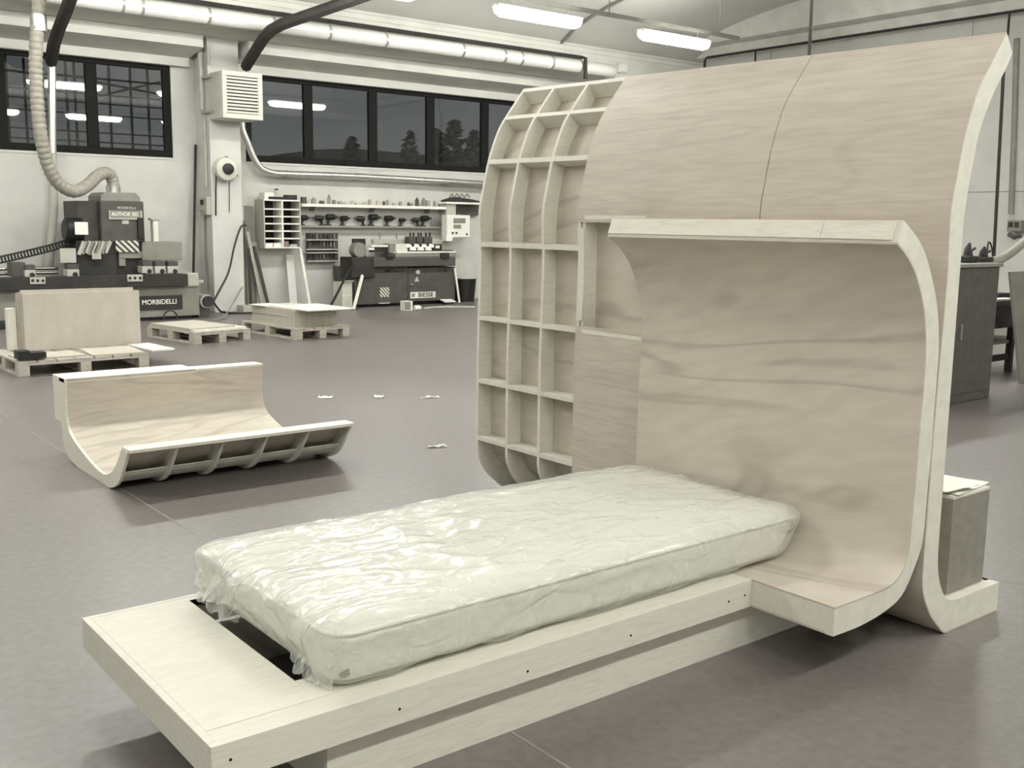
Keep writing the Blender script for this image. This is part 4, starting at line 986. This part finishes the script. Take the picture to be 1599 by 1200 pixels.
lean(464, 362, 14.12, 484, 13.70, .05, .03, 'board', 'long pale lath leaning against the pigeonhole cabinet', 'leaning_lath')
lean(452, 398, 14.12, 459, 13.85, .14, .012, 'wall', 'white strip of board leaning under the pigeonhole cabinet')
bt = small_box(380, 471, 393, 482, 13.4, .25, 'pale', 'socket_block', 'pale concrete block on the floor beside the pillar', 'block', zbase=0)

# ================================================================== BORING MACHINE
YG = 13.38
bg = thing('boring_machine', 'squat grey boring machine against the back wall with clamps on top', 'machine', (9.1, YG, 0))
MB().prismy([(onY(557, 470, YG).x, .05), (onY(637, 470, YG).x, .05), (onY(637, 430, YG).x, onY(600, 417, YG).z), (onY(552, 430, YG).x, onY(600, 417, YG).z), (onY(552, 430, YG).x, .5)], YG, YG+.72).build('left_body', 'dark2', bg, .012)
MB().box(onY(637.6, 450, YG).x, onY(711, 450, YG).x, YG+.006, YG+.72, onY(675, 470, YG).z, onY(675, 417.5, YG).z).build('right_body', 'dark2', bg, .01)
MB().box(onY(565, 475, YG).x, onY(705, 475, YG).x, YG+.12, YG+.6, 0, onY(675, 470, YG).z).build('plinth', 'black', bg)
part('front_beam', 'dark2', bg, [(584, 402, 712, 416.5)], YG-.10, .5, .02)
part('switch_box', 'dark', bg, [(549, 402, 586, 434)], YG-.06, .4, .012)
part('table', 'mid', bg, [(618, 395, 713, 401.5)], YG-.08, .7, .006); part('table_edge', 'white', bg, [(620, 393, 712, 395)], YG-.05, .6)
part('rear_plate', 'black', bg, [(552, 373, 571, 402)], YG+.25, .06, .004)
q = onY(565, 391, YG); MB().cyl((q.x, YG+.05, q.z), (q.x, YG+.22, q.z), .125, 20).build('round_guard', 'mid', bg, smooth=True)
part('small_light', 'white', bg, [(555, 379, 562, 384)], YG+.2, .04, .004); part('crank', 'white', bg, [(576, 387, 585, 391)], YG-.02, .06, .01)
part('fence', 'white', bg, [(580, 383, 608, 386)], YG+.1, .15); part('fence_box', 'dark', bg, [(583, 386, 608, 394)], YG+.12, .15)
part('stop_block', 'mid', bg, [(608, 381, 618, 395)], YG+.06, .2, .004); part('pale_block', 'heater', bg, [(618, 381, 637, 394)], YG+.08, .2, .004)
MB().box(onY(582, 376, YG+.5).x, onY(698, 376, YG+.5).x, YG+.48, YG+.56, onY(640, 381, YG+.5).z, onY(640, 373.5, YG+.5).z).build('rear_bar', 'pale', bg, .004)
for x in (594, 620): q = onY(x, 371, YG+.5); MB().cyl((q.x, YG+.52, q.z-.06), (q.x, YG+.52, q.z+.07), .014, 8).build('stop_pin', 'mid', bg)
part('cap_tray', 'black', bg, [(636, 382, 690, 393.5)], YG+.08, .2, .004)
for i, (x, y) in enumerate(((639, 384), (651, 384), (663, 384), (674, 384), (645, 388.5), (657, 388.5), (669, 388.5))):
    q = onY(x, y, YG+.04 if i > 3 else YG+.07); yy = (YG+.05 if i > 3 else YG+.10)
    MB().tube([(q.x, yy, q.z-.03), (q.x, yy, q.z), (q.x, yy, q.z+.022), (q.x, yy, q.z+.035)], [.062, .062, .045, .012], 12).build('vacuum_cap', 'white', bg, smooth=True)
for i, (x, w) in enumerate(((644, 11), (656, 9), (669, 13))):
    part('clamp', 'dark2', bg, [(x-w/2, 370, x+w/2, 382)], YG+.3, .14, .01)
    for dx in (-.3, .15): q = onY(x+w*dx, 366, YG+.36); MB().cyl((q.x, YG+.36, q.z-.05), (q.x, YG+.36, q.z+.03), .018, 8).build('clamp_stem', 'dark', bg)
for i in range(2): part('window_chip', 'white', bg, [(680.5+3.4*i, 383.5, 683+3.4*i, 388)], YG+.07, .008)
part('right_clamp', 'dark', bg, [(690, 395, 702, 404)], YG-.14, .06, .01); part('right_arm', 'dark', bg, [(691, 391, 708, 393)], YG+.1, .1)
part('left_clamp', 'dark', bg, [(605, 398, 617, 404)], YG-.14, .06, .01)
lp_ = part('logo_plate', 'white', bg, [(641, 456, 680, 465.5)], YG-.002, .008)
q = onY(664.8, 460.7, YG); text('BIESSE', 'logo_text', 'black', .108, (q.x, YG-.004, q.z), lp_, xs=1.12, bold=.0015)
lg = part('logo_mark', 'mid', bg, [(643, 458.5, 648, 464)], YG-.005, .004)
q = onY(609, 423, YG); text('COMPACT', 'model_text', 'black', .10, (q.x, YG-.002, q.z), bg, xs=1.22, bold=.0015)
q = onY(692, 422.5, YG); text('F 30', 'model_text', 'black', .09, (q.x, YG+.002, q.z), bg, xs=1.1, bold=.0015)
part('stripe_plate', 'stripe2', bg, [(593.5, 449, 608, 464)], YG-.006, .006)
q = onY(651.5, 425, YG); MB().cyl((q.x, YG-.03, q.z), (q.x, YG+.006, q.z), .04, 16).build('knob', 'pale', bg, smooth=True)
q = onY(651, 436, YG); MB().prismy([(q.x-.05, q.z-.045), (q.x+.05, q.z-.045), (q.x, q.z+.05)], YG-.001, YG+.006).build('warning_triangle', 'pale', bg)
part('handle', 'chrome', bg, [(641, 443, 645, 446)], YG-.03, .03, .008)
part('kick_plate', 'pale', bg, [(593, 473, 609, 474.5)], YG-.04, .05); 
pd = thing('pedal_or_shade', 'flat pale foot pedal under the end of the boring machine', 'pedal', (onZ(704, 473).x, onZ(704, 473).y-.3, 0))
MB().obox((onZ(704, 474).x-.15, 13.29, .062), (.24, .16, .02), Matrix.Rotation(R(12), 3, 'X')).build('plate', 'white', pd, .004); MB().box(onZ(704, 474).x-.23, onZ(704, 474).x-.07, 13.23, 13.35, 0, .05).build('base', 'dark', pd)
cable([onY(550.5, 415, 13.31), onY(544, 423, 13.2), onY(536, 440, 13.15), onY(527, 458, 13.02), (onZ(511, 490).x, onZ(511, 490).y, .023)], .022, 'thick black cable hanging from the boring machine to the floor')
o = MB().bar(onY(566, 430, 13.28), Vector((onY(552, 485, 12.95).x, 12.95, .02)), .055, .02, (0, 1, 0)).build('leaning_lath', 'board', bevel=.002); tag(o, 'pale lath leaning on the boring machine over the carton', 'board')
o = MB().bar(onY(710, 419, 13.33), Vector((onY(715, 474, 13.3).x, 13.25, .02)), .035, .02, (0, 1, 0)).build('leaning_lath', 'board', bevel=.002); tag(o, 'white lath leaning at the far end of the boring machine', 'board')
cx = thing('carton', 'open brown carton on the floor beside the boring machine', 'carton', (onY(545, 470, 13.3).x, 13.4, 0))
a, c = onY(534, 455, 13.3).x, onY(550, 455, 13.3).x; zt_ = onY(545, 441, 13.3).z
MB().box(a, c, 13.3, 13.305, 0, zt_).box(a, c, 13.6, 13.605, 0, zt_).box(a, a+.005, 13.305, 13.6, 0, zt_).box(c-.005, c, 13.305, 13.6, 0, zt_).box(a, c, 13.305, 13.6, 0, .01).build('body', 'heater', cx)
MB().obox(((a+c)/2, 13.27, zt_+.01), (c-a, .09, .005), Matrix.Rotation(R(-30), 3, 'X')).build('flap', 'board', cx); MB().box(a, c, 13.298, 13.3, zt_*.48, zt_*.53).build('tape', 'board', cx)
wb_ = thing('wood_block', 'notched wood block on the floor before the boring machine', 'block', (onZ(641, 486).x, onZ(641, 486).y, 0))
a = onZ(633, 486); c = onZ(649, 486); MB().box(a.x, c.x, a.y, a.y+.16, 0, .16).build('body', 'board', wb_, .004); MB().box(a.x-.005, a.x+.10, a.y-.006, a.y, .02, .15).build('label_patch', 'mid', wb_)
ca = thing('spray_can', 'small pale can lying on its side by the wood block', 'can', (c.x+.05, c.y+.05, 0))
MB().tube([(c.x+.02, c.y+.06, .045), (c.x+.10, c.y+.04, .045), (c.x+.14, c.y+.03, .045)], [.045, .045, .012], 12).build('body', 'white', ca, smooth=True)
tn = thing('waste_bin', 'black waste bin with a pale bag rim beside the boring machine', 'bin', (onY(726, 455, 13.7).x, 13.7, 0))
q = onY(727, 455, 13.7); ztb = onY(727, 435, 13.7).z
MB().tube([(q.x, 13.75, .0), (q.x, 13.75, ztb)], [.19, .23], 20).build('body', 'black', tn, smooth=True); MB().tube([(q.x, 13.75, ztb), (q.x, 13.75, ztb+.02)], [.236, .236], 20).build('bag_rim', 'heater', tn, smooth=True)
a, c = onZ(662, 484), onZ(742, 482); cable([(a.x, a.y, .02), ((a.x+c.x)/2, a.y+.1, .02), (c.x, c.y, .02)], .02, 'pale air hose lying on the floor along the boring machine', 'pale', 'air_hose')

# ================================================================== RIGHT SIDE BEHIND THE PARTITION
cb_ = thing('dark_cabinet', 'dark brown steel cabinet standing behind the curved partition', 'cabinet', (7.5, 2.3, 0))
cx0, cx1, cz = 6.95, onY(1553, 520, 2.3).x, onY(1535, 412, 2.3).z
MB().box(cx0, cx1, 2.3, 2.85, .0, cz-.03).build('body', 'cabinet', cb_, .008); MB().box(cx0-.02, cx1+.02, 2.28, 2.87, cz-.03, cz).build('top', 'mid', cb_, .004)
MB().box(cx0+.02, cx1-.02, 2.292, 2.30, .08, cz-.06).build('door', 'cabinet', cb_, .003); MB().box(cx0+.5, cx0+.52, 2.27, 2.292, .55, .68).build('handle', 'steel', cb_)
def tool_lump(x, y0, y1, w, name, label, mat, spikes):
    a = onY(x, y1, 2.5); t = thing(name, label, 'tool', (a.x, 2.5, cz))
    h = onY(x, y0, 2.5).z-cz
    MB().box(a.x-w/2, a.x+w/2, 2.44, 2.56, cz, cz+h*.35).build('base', mat, t, .01); MB().tube([(a.x, 2.5, cz+h*.3), (a.x-.01, 2.5, cz+h*.7), (a.x+.01, 2.5, cz+h)], [w*.32, w*.22, .012], 8).build('body', mat, t, smooth=True)
    for i in range(spikes): MB().tube([(a.x, 2.5, cz+h*.5), (a.x+w*(.5-i*.5), 2.48, cz+h*(.75-.1*i))], .012, 6).build('lever', mat, t)
tool_lump(1511, 380, 410, .14, 'hand_router', 'black hand tool on top of the dark cabinet beside the partition edge', 'black', 2)
tool_lump(1535, 386, 410, .14, 'hand_plane', 'second black hand tool on the dark cabinet next to the grey hose', 'dark', 3)
hz_ = thing('suction_pipe', 'thick grey flexible pipe rising from the cabinet toward the end wall', 'hose', tuple(onY(1551, 410, 2.6)))
hh = resample(crom([Vector(onY(x, y, Y)) for x, y, Y in ((1549, 409, 2.55), (1562, 405, 2.6), (1580, 394, 2.65), (1600, 378, 2.7), (1640, 350, 2.8))], 5), 50)
MB().tube(hh, [.038 if i % 2 else .043 for i in range(50)], 12).build('hose_tube', 'hose', hz_, smooth=True)
cable([Vector((onY(1541, 405, 2.68).x, 2.68, cz)), onY(1543, 380, 2.68), onY(1548, 384, 2.68), Vector((onY(1551, 405, 2.68).x, 2.68, cz))], .008, 'thin looped wire standing up on the dark cabinet', 'dark', 'wire_loop')
rd_ = MB().bar(onY(1567, 112, 2.75), onY(1552, 400, 2.75), .022).build('hanging_rod', 'dark'); tag(rd_, 'thin dark rod rising from the cabinet top beside the partition', 'rod')
wp = MB().tube([onX(1588, 60, 15.9), onX(1584, 200, 15.9), onX(1579, 335, 15.9)], .05, 8).build('wall_pipe', 'mid', smooth=True); tag(wp, 'grey upright pipe on the end wall above the sockets', 'pipe')
so = thing('wall_socket', 'grey socket panel on the end wall below the upright pipe', 'socket', tuple(onX(1582, 350, 15.9)))
a, c = onX(1573, 344, 15.92), onX(1593, 362, 15.92); MB().box(15.92, XR, c.y, a.y, c.z, a.z).build('box', 'mid', so, .01)
for f in (.28, .72): MB().box(15.90, 15.92, c.y+(a.y-c.y)*f-.03, c.y+(a.y-c.y)*f+.03, (a.z+c.z)/2-.02, (a.z+c.z)/2+.06).build('socket', 'dark', so)
MB().tube([onX(1576, 366, 15.9), onX(1584, 371, 15.85), onX(1594, 367, 15.9)], .04, 8).build('plug', 'dark2', so, smooth=True)
be = thing('workbench', 'dark legged workbench behind the leaning grey board', 'workbench', (9.6, 3.0, 0))
b0, b1 = onY(1556, 480, 3.0).x-.25, onY(1586, 480, 3.0).x+.5; bz = onY(1572, 470, 3.0).z
MB().box(b0, b1, 3.0, 3.6, bz-.05, bz).build('top', 'dark2', be, .004)
MB().box(b0+.05, b1-.05, 3.02, 3.58, bz-.28, bz-.05).build('drawer_box', 'dark', be)
MB().box(b0, b1, 3.05, 3.55, .30, .33).build('shelf', 'mid', be)
for x in (b0+.03, onY(1580, 560, 3.02).x): MB().box(x-.03, x+.03, 3.02, 3.08, 0, bz-.28).build('leg', 'dark', be)
MB().box(b0, onY(1580, 560, 3.02).x, 3.03, 3.07, .13, .19).build('stretcher', 'dark', be)
small_box(1558, 461, 1584, 464, 3.02, .11, 'paper', 'paper_stack', 'bright stack of papers on the workbench', 'papers', zbase=bz)
small_box(1562, 450, 1578, 459, 3.15, .2, 'black', 'black_case', 'black case on the workbench behind the papers', 'case', zbase=bz)
lb = MB()
a, c = onY(1578, 425, 2.55), onY(1594, 597, 2.55)
lb.prismy([(c.x, .002), (c.x+.9, .002), (a.x+1.1, a.z), (a.x, a.z)], 2.55, 2.575)
o = lb.build('grey_board', 'mid'); tag(o, 'tilted grey panel standing in front of the workbench', 'panel')
# wall conduit, ceiling cable drop
wc = thing('wall_conduit_run', 'dark conduit running along the end wall under the beam', 'pipe', (15.7, 9, 4.86))
zz = onX(1300, 60, 15.72).z
MB().tube([(15.755, 12.62, zz-.35), (15.755, 12.60, zz-.04), (15.755, 12.55, zz), (15.755, 3, zz)], .025, 8).build('tube', 'dark', wc, smooth=True)
for x in (1180, 1573): q = onX(x, 40, 15.72); MB().cyl((15.755, q.y, zz), (15.755, q.y, zz-.35), .02, 6).build('drop', 'dark', wc)
q = onY(1266, 40, 5.0); cd = MB().cyl((q.x, 5.0, 1.0), (q.x, 5.0, 5.3), .018, 8).build('hanging_cable', 'dark', smooth=True); tag(cd, 'dark cable dropping from the ceiling behind the partition', 'cable')
eg = thing('wall_fitting', 'small white fitting on the gutter beam past the end of the air duct', 'fitting', tuple(onY(974, 106, 12.85)))
q = onY(974, 106, 12.85); MB().box(q.x-.12, q.x+.12, 12.87, 12.95, q.z-.09, q.z+.09).build('housing', 'lampbody', eg, .01); MB().box(q.x-.1, q.x+.1, 12.85, 12.87, q.z-.07, q.z+.07).build('cover', 'white', eg, .01)

# ================================================================== OUTSIDE AT DUSK
struct(MB().box(-60, 120, YB+.4, 160, -.6, -.1).build('yard_ground', 'yard'), 'dark asphalt yard outside the windows')
hl = MB(); n = 40
for i in range(n+1):
    X = -60+i*7; hgt = 8+7*math.exp(-((X-115)/40)**2)+3*noise.noise(Vector((i*.23, 0, 4)))+1*noise.noise(Vector((i*.9, 2, 4)))
    hl.v += [Vector((X, 140, -1)), Vector((X, 150, hgt)), Vector((X, 175, -1))]
hl.f = [(3*i+j, 3*i+j+1, 3*i+4+j, 3*i+3+j) for i in range(n) for j in range(2)]
struct(hl.build('hillside', 'hill', smooth=True), 'dim hillside beyond the yard')
def tree(x, y, Y, w, label, seed):
    tp = onY(x, y, Y); t = thing('tree', label, 'tree', (tp.x, Y, -.1), 'trees outside the long window'); H = tp.z
    MB().tube([(tp.x, Y, -.1), (tp.x, Y, H*.5), (tp.x, Y, H*.95)], [.16, .1, .02], 8).build('trunk', 'dusk', t)
    b = MB(); rnd = random.Random(seed)
    for i in range(420):
        f = rnd.random()**.8; z = H*(.18+.82*f); r = w*(1-f)**.75*(.35+.65*rnd.random())+.05; g = rnd.uniform(0, 6.283); s = rnd.uniform(.14, .34)
        c = Vector((tp.x+r*math.cos(g), Y+r*math.sin(g), z)); rot = Matrix.Rotation(rnd.uniform(0, 6), 3, 'Z') @ Matrix.Rotation(rnd.uniform(-.6, .9), 3, 'X')
        b.add([c+rot @ Vector(v) for v in ((-s, 0, 0), (0, -s*.5, .05), (s, 0, -.1), (0, s*.5, .05))], [(0, 1, 2, 3)])
    b.build('foliage', 'dusk', t)
tree(709, 190, 34, 1.4, 'pointed dark conifer seen through the last wide window panes', 1)
tree(683, 203, 44, 1.2, 'rounder dark tree beside the pointed conifer', 2)
tree(640, 205, 54, 1.4, 'slender tree outside the middle of the window band', 3)
tree(550, 215, 45, 1.2, 'low slender tree outside the second wide pane', 4)
tree(740, 205, 40, 1.3, 'bushy tree behind the partition end of the window band', 5)
rck = thing('yard_rack', 'steel storage rack standing outside the left window', 'rack', (3.5, 19, -.1))
YR = 19.0
for x in (12, 40, 62, 105, 118, 172, 205, 232, 262): q = onY(x, 150, YR); MB().box(q.x-.018, q.x+.018, YR, YR+.06, -.1, 5.6).build('post', 'dark', rck)
for y in (95, 121, 146, 160, 178, 206, 221): q = onY(130, y, YR); MB().box(onY(-40, y, YR).x, onY(275, y, YR).x, YR-.03, YR, q.z-.014, q.z+.014).build('beam', 'dark', rck)
for x0, y0, x1, y1 in ((150, 128, 262, 150), (155, 150, 250, 128), (20, 110, 110, 132)): MB().bar(onY(x0, y0, YR+.1), onY(x1, y1, YR+.1), .04).build('brace', 'dark', rck)

for o in D.objects:
    if '_o' in o: del o['_o']
